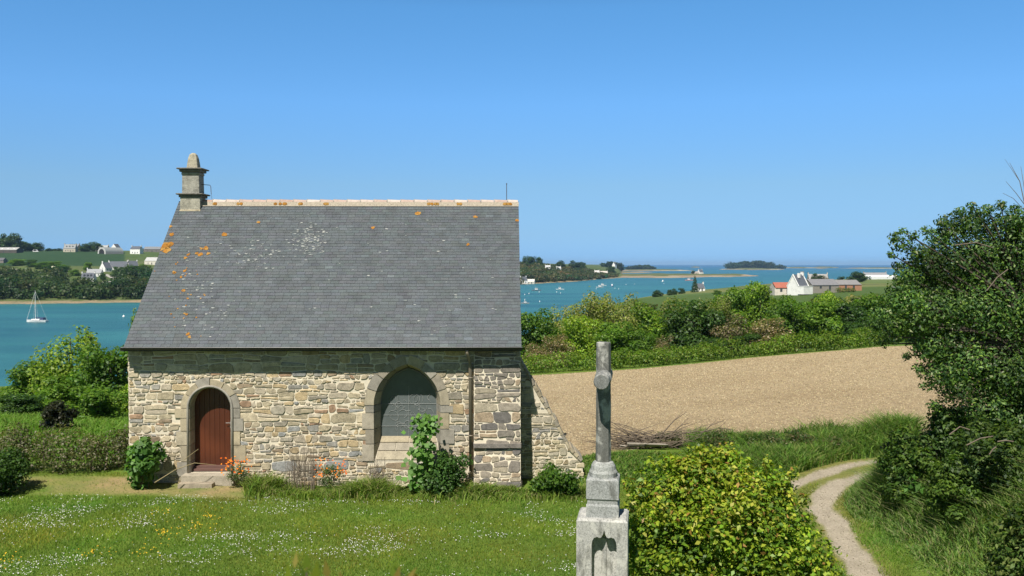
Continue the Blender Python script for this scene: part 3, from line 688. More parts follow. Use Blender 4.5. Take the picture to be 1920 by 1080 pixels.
# lichen
li = mb; r_ = random.Random(9)
def roof_uv(px, py):
    """photo pixel -> (local x, distance up the slope) on the front slope"""
    o = Vector((0, 0, CZ)); dr = at(px, py, 1)-o; Mi = Matrix.Rotation(-yaw, 3, 'Z'); o2 = Mi @ (o-CH); d2 = Mi @ dr
    nrm = Vector((0, -sn, cs)); p0 = Vector(rf(0, 0)); t_ = (p0-o2).dot(nrm)/d2.dot(nrm); p = o2+d2*t_
    return p.x, (p.y+OV)/cs
def blot(px, py, rx, col, ry_=None, lift=.016):
    u, s_ = roof_uv(px, py); n = 9; ry_ = ry_ or rx
    if not (RX0 < u < RX1 and 0 < s_ < SL): return
    pts = []
    for k in range(n):
        a = 6.283*k/n; q = r_.uniform(.6, 1.25); pts.append((min(max(u+rx*q*math.cos(a), RX0), RX1), min(max(s_+ry_*q*math.sin(a), 0), SL)))
    li.add([rf(a, s2, lift) for a, s2 in pts], [tuple(range(n))], col, 1)
OR = [(.33, .15, .025), (.27, .12, .02), (.34, .19, .05)]
for px, py, s_ in [(421, 440, .085), (784, 401, .09), (891, 407, .06), (699, 428, .05), (878, 459, .05), (485, 417, .05), (323, 440, .07), (320, 425, .05), (311, 463, .16), (313, 470, .12), (318, 460, .1), (348, 484, .05),
                   (375, 478, .07), (386, 466, .08), (391, 476, .06), (369, 476, .05), (378, 467, .04), (353, 478, .04), (353, 627, .05), (355, 632, .04), (327, 512, .05), (340, 520, .04), (344, 545, .05), (346, 508, .04), (352, 560, .03), (350, 590, .035), (970, 414, .05)]:
    blot(px, py, s_, r_.choice(OR)); blot(px+r_.uniform(-3, 3), py+r_.uniform(-2, 2), s_*.6, r_.choice(OR), lift=.019)
for k in range(30):
    blot(r_.gauss(340, 24), r_.uniform(480, 640), r_.uniform(.012, .03), r_.choice(OR+[(.35, .22, .1)]))
WH = [(.26, .28, .27), (.33, .34, .32), (.19, .21, .20)]
for k in range(400):
    q = r_.random()
    if q < .40: px, py = r_.gauss(578, 16), r_.gauss(452, 16)
    elif q < .62: px, py = r_.gauss(485, 30), r_.gauss(480, 12)
    elif q < .82: px, py = r_.gauss(385, 26), r_.gauss(550, 45)
    else: px, py = r_.uniform(330, 940), r_.uniform(400, 640)
    rad = r_.uniform(.012, .036)
    blot(px, py, rad*1.3, r_.choice(WH), rad*.55)
roof = mb.build('roof', None, chapel, mats=[M_SLATE, M_LICHEN])
# ridge tiles
rt = MB(); x = .62; k = 0
while x < RX1-.1:
    x2 = min(x+.372, RX1); n = 7; vs = []; col = random.choice([(.46, .34, .28), (.56, .47, .41), (.42, .29, .23), (.52, .42, .36)])
    for xx, rad in ((x, .100), (x2-.02, .085)):
        for i in range(n): a = math.pi*i/(n-1); vs.append((xx, RY+math.cos(a)*rad, RZ-.02+math.sin(a)*rad))
    rt.add(vs, [(i, i+1, n+i+1, n+i) for i in range(n-1)]+[tuple(range(n))[::-1], tuple(range(n, 2*n))], col)
    rt.tube([(x, RY+.102*math.cos(math.pi*i/6), RZ-.02+.102*math.sin(math.pi*i/6)) for i in range(7)], .013, 4, (.5, .45, .37))
    x = x2
M_TILE = attr_mat('glazed_ridge_tile', .28, .15, 12, .1, .003, spec=.7)
rt.build('ridge_tiles', M_TILE, roof)
rm = MB()
for s_ in (-1, 1):
    rm.add([(.6, RY+s_*.15, RZ-.12), (RX1, RY+s_*.15, RZ-.12), (RX1, RY+s_*.10, RZ+.0), (.6, RY+s_*.10, RZ+.0)], [(0, 1, 2, 3)], (.38, .33, .26))
r_ = random.Random(3)
for px in (403, 448, 521, 535, 565, 613, 806, 815, 822, 861, 950, 954):
    u = roof_uv(px, 384)[0]; w_ = r_.uniform(.04, .12)
    for q in range(3):
        a = u+r_.uniform(-w_, w_); n = 8; pts = [(a+.05*math.cos(6.28*i/n)*r_.uniform(.6, 1.2), .04*math.sin(6.28*i/n)) for i in range(n)]
        rm.add([(p, RY-.132-.003*q+v_*.35, RZ-.05+v_) for p, v_ in pts], [tuple(range(n))], r_.choice(OR))
rm.build('ridge_mortar', M_LICHEN, roof)
# gutter and downpipe
gu = MB(); n = 8; vs = []; R_ = .062
for xx in (RX0-.02, RX1+.02):
    for i in range(n): a = math.pi+math.pi*i/(n-1); vs.append((xx, -OV-.05+R_*math.cos(a), 3.085+R_*math.sin(a)))
gu.add(vs, [(i, i+1, n+i+1, n+i) for i in range(n-1)]+[tuple(range(n)), tuple(range(n, 2*n))[::-1]])
for xx in np.arange(RX0+.5, RX1, .93): gu.tube([(xx, -OV-.05+(R_+.008)*math.cos(math.pi+math.pi*i/6), 3.085+(R_+.008)*math.sin(math.pi+math.pi*i/6)) for i in range(7)], .006, 4)
gu.tube([(RX0-.02, -OV-.05-R_, 3.085), (RX1+.02, -OV-.05-R_, 3.085)], .009, 6)
gu.box((L/2, -OV+.045, 3.03), (L+.12, .02, .09)); gu.build('gutter', M_ZINC, chapel)
sf = MB(); sf.add([(-.06, -OV+.04, 3.035), (L+.04, -OV+.04, 3.035), (L+.04, 0, 3.035), (-.06, 0, 3.035)], [(0, 1, 2, 3)]); sf.build('soffit', plain('soffit_board', (.05, .05, .05), .7), chapel)
dpb = MB(); dx = lx(886)
dpb.tube([(dx-.07, -OV-.02, 3.02), (dx-.07, -OV-.01, 2.94), (dx-.02, -.16, 2.76), (dx, -.09, 2.62), (dx+.01, -.085, .05)], .045, 10)
for z_ in (2.3, .9): dpb.tube([(dx+.005, -.086, z_), (dx+.005, -.086, z_+.03)], .056, 10)
dpb.build('downpipe', plain('brown_pipe', (.27, .225, .17), .55, .15, 5), chapel, True)
# bell turret at the ridge end
tu = MB(); tx = .12; 
def slab(z, hx, hy, th, lip=.0): tu.box((tx+.31, RY, z), (hx*2, hy*2, th), col=(.16, .15, .13))
base = (.42, .36, .25); top = (.30, .29, .25)
tu.box((tx+.31, RY-.02, 6.28), (.58, .52, .55), col=base); tu.box((tx+.31, RY-.02, 6.72), (.55, .48, .36), col=(.34, .32, .26))
slab(6.93, .31, .28, .07); slab(6.985, .37, .34, .04)
tu.box((tx+.31, RY, 7.29), (.48, .42, .58), col=top, tap=.97); tu.box((tx+.31, RY, 7.55), (.50, .44, .07), col=(.33, .32, .28))
slab(7.63, .29, .27, .07); slab(7.685, .35, .33, .04)
prof = [(.18, .17, 7.70), (.165, .155, 7.82), (.14, .13, 7.98), (.10, .10, 8.09), (.04, .04, 8.14)]
vs = []
for hx, hy, z_ in prof:
    for i, j in ((-1, -1), (0, -1.12), (1, -1), (1.12, 0), (1, 1), (0, 1.12), (-1, 1), (-1.12, 0)): vs.append((tx+.33+i*hx*.85, RY+j*hy*.85, z_))
fs = [(r0*8+k, r0*8+(k+1) % 8, (r0+1)*8+(k+1) % 8, (r0+1)*8+k) for r0 in range(len(prof)-1) for k in range(8)]+[tuple(range(32, 40))]
tu.add(vs, fs, (.36, .33, .25))
M_TUR = attr_mat('turret_stone', .9, .3, 7, .8, .03, 45)
turret = tu.build('bell_turret', M_TUR, chapel)
mo = turret.modifiers.new('bev', 'BEVEL'); mo.width = .018; mo.segments = 2
br = MB(); br.tube([(.66, RY, 7.27), (.90, RY, 7.25), (.92, RY, 7.2), (.93, RY, 7.0)], .009, 5); br.tube([(.93, RY, 7.0), (.95, RY, 6.84)], .004, 4)
br.build('bracket', plain('rusty_iron', (.10, .07, .05), .8), turret)
lr = MB(); u = roof_uv(950, 384)[0]; lr.tube([(u, RY, RZ), (u, RY, RZ+.52)], .010, 5); lr.tube([(u, RY, RZ+.5), (u, RY, RZ+.53)], .018, 6); lr.build('lightning_rod', plain('rod_iron', (.08, .07, .07), .6), chapel)

#=================================================================== STONE CROSS
cp = gp(1131, 8.3); cross = empty('stone_cross', (at(1131, 950, 8.3).x, 8.3, cp.z), 'grey granite wayside cross on a carved pedestal between the chapel and the leafy shrub', 'cross', rz=math.radians(-9))
zb = lambda py: zpix(py, 8.3)-cp.z
M_GRAN, t, b = new_mat('lichened_granite'); v = coord(t)
a_ = N(t, 'ShaderNodeAttribute', attribute_name='Col').outputs['Color']
sp1 = noise(t, v, 95, 4, .85); big = noise(t, v, 5, 5, .6, .6); w2 = noise(t, v, 42, 5, .8)
c_ = mix(t, a_, ramp(t, sp1, [(.30, g3(.2)), (.46, g3(.9)), (.56, g3(1.1)), (.72, g3(2.0))]), 1., 'MULTIPLY')
c_ = mix(t, c_, (.55, .54, .49), ramp(t, big, [(.50, g3(0)), (.58, g3(.65))]))
c_ = mix(t, c_, (.10, .10, .085), ramp(t, noise(t, coord(t, (1, 1, .35)), 9, 5, .7), [(.52, g3(0)), (.66, g3(.7))]))
c_ = mix(t, c_, (.08, .085, .08), ramp(t, w2, [(.50, g3(0)), (.66, g3(.6))]))
t.links.new(c_, b.inputs['Base Color']); b.inputs['Roughness'].default_value = .92; t.links.new(bump(t, sp1, .5, .004), b.inputs['Normal'])
pw = .235; pdp = .21; zt = zb(966); ni = .11
pb = MB(); g_ = (.40, .395, .37)
ncx = .02; nw = .115
def ogee():
    zs = zt-.30; pts = [(ncx-nw, .5), (ncx+nw, .5), (ncx+nw, zs)]
    for (x_, z_) in [(1, .06), (.95, .10), (.8, .13), (.55, .14), (.35, .13), (.2, .14), (.08, .17), (0, .21), (-.08, .17), (-.2, .14), (-.35, .13), (-.55, .14), (-.8, .13), (-.95, .10), (-1, .06)]: pts.append((ncx+x_*nw, zs+z_))
    return pts+[(ncx-nw, zs)]
og = ogee(); pb.holed([(-pw, -.3), (pw, -.3), (pw, zt-.02), (-pw, zt-.02)], [og[::-1]], lambda a, b_: (a, -pdp, b_), g_)
n = len(og); pb.add([(a, -pdp, b_) for a, b_ in og]+[(a, -pdp+ni, b_) for a, b_ in og], [(i, (i+1) % n, n+(i+1) % n, n+i) for i in range(n)]+[tuple(range(n, 2*n))], g_)
pb.tube([(ncx, -pdp+ni, .5), (ncx, -pdp+ni, zt-.2)], .022, 6, g_)
pb.add([(-pw, -pdp, -.3), (pw, -pdp, -.3), (pw, pdp, -.3), (-pw, pdp, -.3), (-pw, -pdp, zt-.02), (pw, -pdp, zt-.02), (pw, pdp, zt-.02), (-pw, pdp, zt-.02), (-pw+.02, -pdp+.02, zt), (pw-.02, -pdp+.02, zt), (pw-.02, pdp-.02, zt), (-pw+.02, pdp-.02, zt)],
       [(1, 2, 6, 5), (2, 3, 7, 6), (3, 0, 4, 7), (4, 5, 9, 8), (5, 6, 10, 9), (6, 7, 11, 10), (7, 4, 8, 11), (8, 9, 10, 11)], g_)
ped = pb.build('pedestal', M_GRAN, cross)
sb2 = MB(); z0 = zt
def ring4(w0, za, w1, zb_, col=(.32, .33, .32)):
    vs = [(i*w, j*w, z) for w, z in ((w0, za), (w1, zb_)) for i, j in ((-1, -1), (1, -1), (1, 1), (-1, 1))]; sb2.add(vs, [(0, 1, 5, 4), (1, 2, 6, 5), (2, 3, 7, 6), (3, 0, 4, 7), (4, 5, 6, 7), (3, 2, 1, 0)], col)
ring4(.150, z0-.002, .150, z0+.105); ring4(.150, z0+.105, .138, z0+.125); ring4(.138, z0+.125, .138, z0+.155); ring4(.138, z0+.155, .150, z0+.172); ring4(.150, z0+.172, .150, z0+.345)
ring4(.150, z0+.345, .135, z0+.36)
sb2.lathe([(.132, z0+.36), (.134, z0+.40), (.118, z0+.425), (.112, z0+.46), (.095, z0+.49), (.07, z0+.50)], 16, col=(.34, .35, .33))
so_ = sb2.build('socle', M_GRAN, cross)
sh = MB(); zs0, zs1 = z0+.485, zb(643); rr_ = np.random.default_rng(2)
prof = [(.071*(1-.05*t_)*(1+.02*math.sin(t_*17)), zs0+(zs1-zs0)*t_) for t_ in np.linspace(0, 1, 18)]
sh.lathe(prof+[(.062, zs1+.006)], 8, col=(.15, .15, .135)); sh.build('shaft', M_GRAN, cross)
ar = MB(); za = zb(708); ar.tube([(.0, -.34, za), (.0, -.325, za), (0, 0, za+.005), (0, .325, za), (0, .34, za)], [.066, .074, .07, .074, .066], 14, (.19, .195, .185)); ar.tube([(0, -.1, za), (0, .1, za)], .08, 12, (.19, .195, .185))
ar.build('arm', M_GRAN, cross)

#=================================================================== NEAR PLANTS
GREEN_Y = [(.24, .32, .025), (.31, .37, .035), (.15, .26, .02), (.38, .38, .06), (.09, .17, .018), (.30, .18, .05)]
# big leafy shrub right of the cross
bs = gp(1365, 10)
shrub = empty('leafy_shrub', bs, 'large rounded shrub with glossy yellow-green leaves right of the stone cross', 'shrub')
blobs = []
rg = np.random.default_rng(5)
def wb_(px, py, d, r, rz=None): p = at(px, py, d)-bs; blobs.append((p.x, p.y, p.z, r, r, rz or r*.85))
for px, py, d, r in [(1280, 935, 9.9, .52), (1345, 925, 10.2, .55), (1420, 935, 10, .42), (1240, 985, 9.9, .40), (1385, 985, 9.6, .6), (1460, 970, 10, .36), (1300, 1010, 9.5, .62), (1470, 1030, 9.8, .48), (1250, 1060, 9.6, .55),
                     (1400, 1080, 9.5, .7), (1500, 1085, 9.8, .42), (1300, 1130, 9.6, .75), (1480, 1150, 9.8, .62), (1500, 1030, 10, .40), (1440, 905, 10.1, .30), (1225, 905, 10, .30), (1535, 1080, 9.8, .3), (1480, 975, 10, .3), (1380, 1180, 10, .9), (1250, 1180, 10, .6), (1310, 900, 10, .42), (1365, 890, 10.1, .34), (1350, 1000, 10.5, .9)]: wb_(px, py, d, r)
big_ = list(blobs); core, DD, kk = blob_points([(q[0], q[1], q[2], q[3]*.86, q[4]*.86, q[5]*.9) for q in big_], 330, rg, .1, .05)
crown_mesh('foliage', [(q[0], q[1], q[2], q[3]*.9, q[4]*.9, q[5]*.9) for q in big_], 17000, .06, GREEN_Y, M_GLOSS, shrub, rg, .6, .6, .35, zmin=0, probs=[.2, .08, .34, .04, .32, .02], tint=.1)
blobs = [(p[0], p[1], p[2], r0, r0, r0*.62) for p, r0 in zip(core, rg.uniform(.13, .24, len(core)))]
tips, DT_, _k = blob_points(big_, 110, rg, .02, .1)
blobs += [(p[0]+q[0]*.08, p[1]+q[1]*.08, p[2]+q[2]*.08, .07, .07, .10) for p, q in zip(tips, DT_)]
top_ = [b_ for b_ in blobs if b_[2] > 1.75]; low_ = [b_ for b_ in blobs if b_[2] <= 1.75]
crown_mesh('foliage', top_, 11500, .060, GREEN_Y, M_GLOSS, shrub, rg, .55, .6, .7, zmin=0, probs=[.25, .25, .14, .2, .1, .06], tint=.2)
crown_mesh('foliage', low_, 17500, .062, GREEN_Y, M_GLOSS, shrub, rg, .62, .6, .7, zmin=0, probs=[.28, .12, .32, .05, .21, .02], tint=.22)
blobs = big_
mb = MB(); limbs(mb, (0, 0, -.1), [b[:3] for b in blobs], .03); mb.build('stems', M_BARK, shrub)
# shoots just before the camera at the lower edge
sb3 = empty('hedge_shoots', (-.55, 1.75, Hs(-.5, 1.75)), 'yellow-green leafy shoots poking up at the bottom edge of the photo', 'shrub')
o3 = Vector(sb3.location); P3 = []; N3 = []; S3 = []
stems = MB(); rs = random.Random(6)
for px, py, d in [(575, 1036, 1.75), (612, 1052, 1.78), (540, 1062, 1.7), (740, 1052, 1.7), (745, 1062, 1.68), (488, 1070, 1.75), (592, 1056, 1.7), (560, 1070, 1.8), (640, 1074, 1.8), (515, 1078, 1.75)]:
    p = at(px, py, d)-o3; root_ = Vector((p.x*.8, .05, 0)); stems.tube([root_, root_.lerp(p, .5)+Vector((0, 0, .05)), p-Vector((0, 0, .03))], [.006, .004, .002], 5)
    P3.append(p-Vector((0, 0, .018))); N3.append((rs.uniform(-.5, .5), -1, .1)); S3.append(.045)
    for k in range(34):
        q = p-Vector((rs.uniform(-.035, .035), rs.uniform(-.04, .04), .015+.012*k)); P3.append(q); N3.append((rs.uniform(-1, 1), rs.uniform(-1, .5), rs.uniform(.2, 1))); S3.append(.035)
n3 = len(P3); P3 = np.array([tuple(p) for p in P3]); N3 = unit(np.array(N3)); S3 = np.array(S3)
up = np.tile([[0, 0, 1.]], (n3, 1))+rng.normal(size=(n3, 3))*.25; t_ = unit(up-N3*(up*N3).sum(1, keepdims=True)); b_ = np.cross(N3, t_)
v_ = np.stack([P3-t_*S3[:, None]*.5, P3+b_*S3[:, None]*.19-t_*S3[:, None]*.12, P3+t_*S3[:, None]*.5, P3-b_*S3[:, None]*.19-t_*S3[:, None]*.12], 1).reshape(-1, 3)
link_mesh('foliage', v_, np.arange(4*n3).reshape(-1, 4), M_LEAF, sb3, np.repeat(pal(n3, [(.20, .25, .02), (.26, .20, .04), (.14, .20, .02)]), 4, 0)); stems.build('stems', M_TWIG, sb3)

def plant(name, px0, px1, top, d, label, cols, size, n, cat='plant', mat=M_LEAF, depth=.8, nb=9, seed=1, aspect=.7, up=.5, base_py=None, shell=.5, probs=None, group=None):
    """low bushy plant filling a pixel-wide box, standing on the ground at distance d"""
    cx = (px0+px1)/2; b0 = gp(cx, d); root = empty(name, b0, label, cat, group); W = (px1-px0)*d/F/2; Ht = zpix(top, d)-b0.z
    rg = np.random.default_rng(seed); bl = []
    for k in range(nb):
        a = rg.uniform(-1, 1); zz = rg.uniform(.2, .78); s = rg.uniform(.25, .4)*min(W, Ht)
        mx = max(0., 1-(zz-.3)**2*1.2)
        bl.append((a*(W-s*.9)*mx, rg.uniform(-.5, .5)*depth, zz*Ht, s, s, s*.85))
    bl.append((0, 0, Ht*.4, W*.7, depth*.5, Ht*.42)); bl.append((rg.uniform(-.2, .2)*W, 0, Ht*.85-.1*Ht, W*.3, depth*.3, Ht*.2))
    crown_mesh('foliage', bl, n, size, cols, mat, root, rg, aspect, up, shell, zmin=-.05, probs=probs)
    mb = MB(); limbs(mb, (0, 0, -.05), [q[:3] for q in bl[:6]], .018, random.Random(seed)); mb.build('stems', M_BARK, root)
    return root
MALLOW = [(.10, .21, .045), (.14, .27, .06), (.075, .17, .035)]
plant('mallow', 215, 305, 812, 20.75, 'broad-leaved mallow at the left corner of the chapel', MALLOW, .15, 900, depth=.6, nb=12, seed=4, aspect=.9)
DKG = [(.035, .085, .02), (.05, .115, .022), (.07, .14, .03)]
plant('dark_shrub', 790, 888, 842, 20.6, 'dark green glossy shrub under the pointed window beside the hollyhock', DKG, .07, 3200, 'shrub', M_GLOSS, .7, 10, 7)
plant('green_shrub', 990, 1092, 872, 20.6, 'bright green shrub at the foot of the raking buttress', [(.08, .17, .02), (.11, .21, .03), (.05, .12, .02)], .07, 3400, 'shrub', M_LEAF, .8, 11, 8)
# tall hollyhock
hp = gp(797, 20.7); holly = empty('hollyhock', hp, 'tall pale green hollyhock growing in front of the pointed window', 'plant')
mb = MB(); zt_ = zpix(780, 20.7)-hp.z; mb.tube([(0, 0, 0), (.02, 0, zt_*.5), (0, 0, zt_)], [.02, .015, .006], 6); mb.tube([(-.05, 0, 0), (-.15, 0, zt_*.3), (-.2, 0, zt_*.55)], [.015, .012, .006], 6); mb.build('stem', plain('green_stem', (.1, .16, .04), .7), holly)
PP = []; rg = np.random.default_rng(3)
for k in range(260):
    t1_ = rg.random()**.8; PP.append((rg.normal()*.15*(1.1-t1_*.4)-(.12*(1-t1_)), rg.normal()*.14, zt_*(.05+.95*t1_)))
for k in range(70): PP.append((rg.normal()*.17, rg.normal()*.12, zt_*rg.uniform(.78, 1)))
PP = np.array(PP); v_, f_ = leaf_geo(PP, np.stack([rg.normal(size=len(PP))*.5, -.8+rg.normal(size=len(PP))*.4, np.full(len(PP), .7)], 1), np.interp(PP[:, 2], [0, zt_], [.20, .11]), .95, .1, rg)
link_mesh('leaves', v_, f_, M_LEAF, holly, np.repeat(pal(len(PP), [(.13, .27, .05), (.17, .33, .07), (.10, .21, .04)], rg=rg), 4, 0))
# marigolds
def marigold(px0, px1, top, d, label, seed, nf):
    root = plant('marigold', px0, px1, top+8, d, label, [(.06, .11, .03), (.09, .15, .04)], .06, 900, 'flowers', M_LEAF, .4, 7, seed, .3, group='orange marigold clumps along the chapel wall')
    rg = np.random.default_rng(seed); n = nf; W = (px1-px0)*d/F/2; Ht = zpix(top, d)-root.location.z
    P = np.stack([rg.uniform(-W, W, n), rg.uniform(-.35, .1, n), Ht*(rg.uniform(.5, 1.05, n))], 1); v_, f_ = leaf_geo(P, np.tile([[0, -.7, .8]], (n, 1))+rg.normal(size=(n, 3))*.3, rg.uniform(.035, .06, n), 1, -.1, rg)
    cl_ = pal(n, [(.70, .17, .01), (.75, .24, .02), (.6, .11, .01)], rg=rg)
    for i in range(n): link_mesh('flower', v_[4*i:4*i+4], np.array([[0, 1, 2, 3]]), M_FLOWER, root, np.repeat(cl_[i:i+1], 4, 0))
marigold(418, 470, 858, 20.9, 'orange marigolds flowering just right of the red door', 11, 60)
marigold(590, 650, 862, 20.9, 'orange marigolds flowering below the wall midway between door and window', 12, 60)
# dried weeds against wall
def weeds(px0, px1, top, d, label, seed, n=60):
    root = empty('dry_weed', gp((px0+px1)/2, d), label, 'plant'); mb = MB(); r = random.Random(seed); W = (px1-px0)*d/F/2; Ht = zpix(top, d)-root.location.z
    for k in range(n):
        x = r.uniform(-W, W); h = Ht*r.uniform(.5, 1.05); y = r.uniform(-.2, .2); lx_ = r.uniform(-.15, .15)
        mb.tube([(x, y, -.05), (x+lx_*.4, y, h*.5), (x+lx_, y, h)], [.006, .005, .003], 3)
        for q in range(2): z = h*r.uniform(.4, .9); mb.tube([(x+lx_*.4, y, z*.9), (x+lx_+r.uniform(-.12, .12), y, z+.1)], .003, 3)
    mb.build('stalks', M_TWIG, root)
weeds(530, 590, 835, 20.95, 'dry brown weed stalks against the wall left of the middle marigolds', 3)
weeds(690, 720, 860, 21.0, 'short dry weed stalks below the left edge of the window', 5, 24)
# bent stalk leaning across the mallow
mb = MB(); mb.tube([at(290, 905, 20.4), at(330, 880, 20.5), at(365, 868, 20.6), at(405, 872, 20.6)], [.012, .01, .008, .004], 5)
mb.tube([at(345, 862, 20.5), at(372, 842, 20.5)], .006, 4)
tag(mb.build('bent_stalk', plain('straw', (.34, .27, .14), .9)), 'long bent straw-coloured stalk lying across the doorstep', 'plant')

# left side shrubs and hedge
plant('green_shrub', -70, 68, 850, 20.2, 'dark green bushy shrub cut by the left edge of the photo', [(.045, .10, .02), (.07, .14, .025), (.03, .07, .015)], .07, 5200, 'shrub', M_LEAF, 1.2, 12, 15)
HG = [(.11, .12, .045), (.17, .165, .09), (.08, .095, .03), (.24, .22, .17), (.05, .07, .02)]
def hedge_row(name, pts, r, hgt, label, cols, size, dens, seed, cat='hedge', probs=None, jig=.15):
    base = Vector((pts[0][0], pts[0][1], Hs(*pts[0]))); root = empty(name, base, label, cat); rg = np.random.default_rng(seed); bl = []; L_ = 0
    for a, b_ in zip(pts, pts[1:]):
        a = Vector(a); b_ = Vector(b_); n = max(1, int((b_-a).length/(r*.75))); L_ += (b_-a).length
        for k in range(n):
            p = a.lerp(b_, (k+rg.uniform(0, .9))/n); z = Hs(p.x, p.y); hh = hgt*rg.uniform(1-jig, 1+jig)
            bl.append((p.x-base.x, p.y-base.y, z+hh*.5-base.z, r*rg.uniform(.9, 1.3), r*rg.uniform(.8, 1.1), hh*.55))
            if rg.random() < .6: bl.append((p.x-base.x+rg.normal()*.3*r, p.y-base.y-r*.3, z+hh*.75-base.z, r*.5, r*.5, hh*.32))
    crown_mesh('foliage', bl, int(L_*dens), size, cols, M_LEAF, root, rg, .5, .5, .4, probs=probs, tint=.15)
    if len(bl) < 30:
        for q in bl[::2]: mb = MB(); mb.tube([(q[0], q[1], q[2]-q[5]-.1), (q[0], q[1], q[2])], [.03*hgt, .01*hgt], 4); mb.build('stem', M_BARK, root)
    return root
hedge_row('hedge', [(-13.4, 22.6), (-11.8, 22.2), (-10.5, 22.4), (-9.8, 23.4)], .46, .92, 'grey-green drooping hedge left of the chapel behind the bare soil', HG, .07, 2000, 17, jig=.3)
plant('dark_bush', 70, 142, 748, 28, 'near-black green dense bush behind the grey-green hedge', [(.03, .035, .018), (.045, .05, .025), (.025, .035, .02)], .08, 4200, 'bush', M_LEAF, 1.0, 9, 19)
for kind, var, px, d, top, wpx, lab in [
    ('open', 0, 130, 43, 598, 150, 'tall open-crowned light green tree left of the chapel'),
    ('mid', 0, 205, 38, 630, 130, 'dense mid green tree whose crown touches the left corner of the chapel roof'),
    ('mid', 1, 60, 46, 672, 120, 'yellow-green tree on the slope left of the open-crowned tree'),
    ('open', 1, 5, 48, 725, 110, 'low light green tree at the left edge above the estuary'),
    ('mid', 2, 180, 32, 722, 130, 'low green thicket behind the hedge close to the chapel'),
    ('dark', 1, 40, 36, 735, 110, 'darker green bushy thicket behind the grass on the far left'),
    ('bright', 0, 235, 35, 715, 80, 'bright green bush half hidden behind the chapel left wall'),
    ('mid', 1, 120, 40, 700, 120, 'leafy undergrowth tree standing beneath the open-crowned tree')]:
    tree_px(kind, var, px, d, top, wpx, lab, .3)
# sprig that shows beside the roof edge
tree_px('open', 0, 265, 40, 560, 70, 'slender tree just left of the roof edge above the estuary water', .3)

#---- grass and flowers
def scatter(n, f, rg):
    out = []
    while sum(map(len, out)) < n: out.append(f(n, rg))
    return np.concatenate(out)[:n]
rg = np.random.default_rng(40)
def on_ground(xy, dz=0): return np.stack([xy[:, 0], xy[:, 1], H(xy[:, 0], xy[:, 1])+dz], 1)
def lawn_pts(n, rg):
    y = rg.uniform(13.0, 22.3, n*2); px = rg.uniform(-60, 1720, n*2); x = (px-960)/F*y; pd = np.minimum(polydist(x, y, PATH1), polydist(x, y, PATH2))
    ok0 = (y < 21.2)|(x < -9.4); soil = (np.abs(y-20.95) < .95)*(x < -5.9)+(np.hypot(x+7.3, y-20.6) < .8)
    ok = (pd > .33+.12*fract_noise(x/.3, y/.3, 74))*ok0*(x < path_x(y)+.9)*(~((soil > 0)*(rg.random(n*2) < .93))); return np.stack([x, y], 1)[ok]
xy = scatter(195000, lawn_pts, rg); tone = fract_noise(xy[:, 0]/1.4, xy[:, 1]/1.1, 71); P = on_ground(xy, -.01)
v_, f_, c_ = blades(P, .055*(1+.3*tone), .016, [(.12, .22, .022), (.16, .26, .03), (.20, .26, .05), (.085, .17, .02)], .5, rg)
t2_ = fract_noise(xy[:, 0]/.35, xy[:, 1]/.3, 73); c_ *= np.repeat(.95+.26*tone+.15*t2_, 3)[:, None]*np.array([1.0, 1, 1]); c_[:, 0] *= np.repeat(1.08+.34*fract_noise(xy[:, 0]/.7, xy[:, 1]/.7, 72)+.3*fract_noise(xy[:, 0]/2.6, xy[:, 1]/1.6, 75), 3)
tag(link_mesh('lawn_grass', v_, f_, M_GRASS, None, c_), 'short mown green grass of the lawn before the chapel', 'grass', kind='stuff')
def flower_pts(n, rg):
    y = rg.uniform(13.3, 20.0, n*3); px = rg.uniform(-60, 1150, n*3); x = (px-960)/F*y
    dn = fract_noise(x/1.1, y/.5, 81)+.7*fract_noise(x/.35, y/.3, 82)+.25*(px < 480)
    ok = (rg.random(n*3) < np.clip((dn-.1)*1.1, .03, 1)); return np.stack([x, y], 1)[ok]
xy = scatter(4200, flower_pts, rg); P = on_ground(xy, .055)
v_, f_ = leaf_geo(P, np.tile([[0, -.35, 1.]], (len(P), 1))+rg.normal(size=(len(P), 3))*.25, rg.uniform(.011, .024, len(P)), 1, -.05, rg)
tag(link_mesh('daisies', v_, f_, M_FLOWER, None, np.repeat(pal(len(P), [(.72, .72, .70), (.66, .63, .68)], .1), 4, 0)), 'small white daisies scattered over the lawn', 'flowers', kind='stuff')
pc_ = [(340, 1000, 60), (300, 968, 25), (360, 990, 40), (180, 1045, 40), (10, 1060, 25), (300, 1010, 30), (270, 1040, 40), (390, 975, 20)]
PP = []
for px, py, s_ in pc_:
    for k in range(22): a, b_ = px+rg.normal()*s_*.5, py+rg.normal()*7; d_ = 5.26*F/(b_-495); PP.append(((a-960)/F*d_, d_))
P = on_ground(np.array(PP), .06); v_, f_ = leaf_geo(P, np.tile([[0, -.35, 1.]], (len(P), 1))+rg.normal(size=(len(P), 3))*.25, rg.uniform(.018, .034, len(P)), 1, -.05, rg)
tag(link_mesh('buttercups', v_, f_, M_FLOWER, None, np.repeat(pal(len(P), [(.75, .50, .03), (.65, .38, .03)], .1), 4, 0)), 'yellow buttercups in patches on the left half of the lawn', 'flowers', kind='stuff')
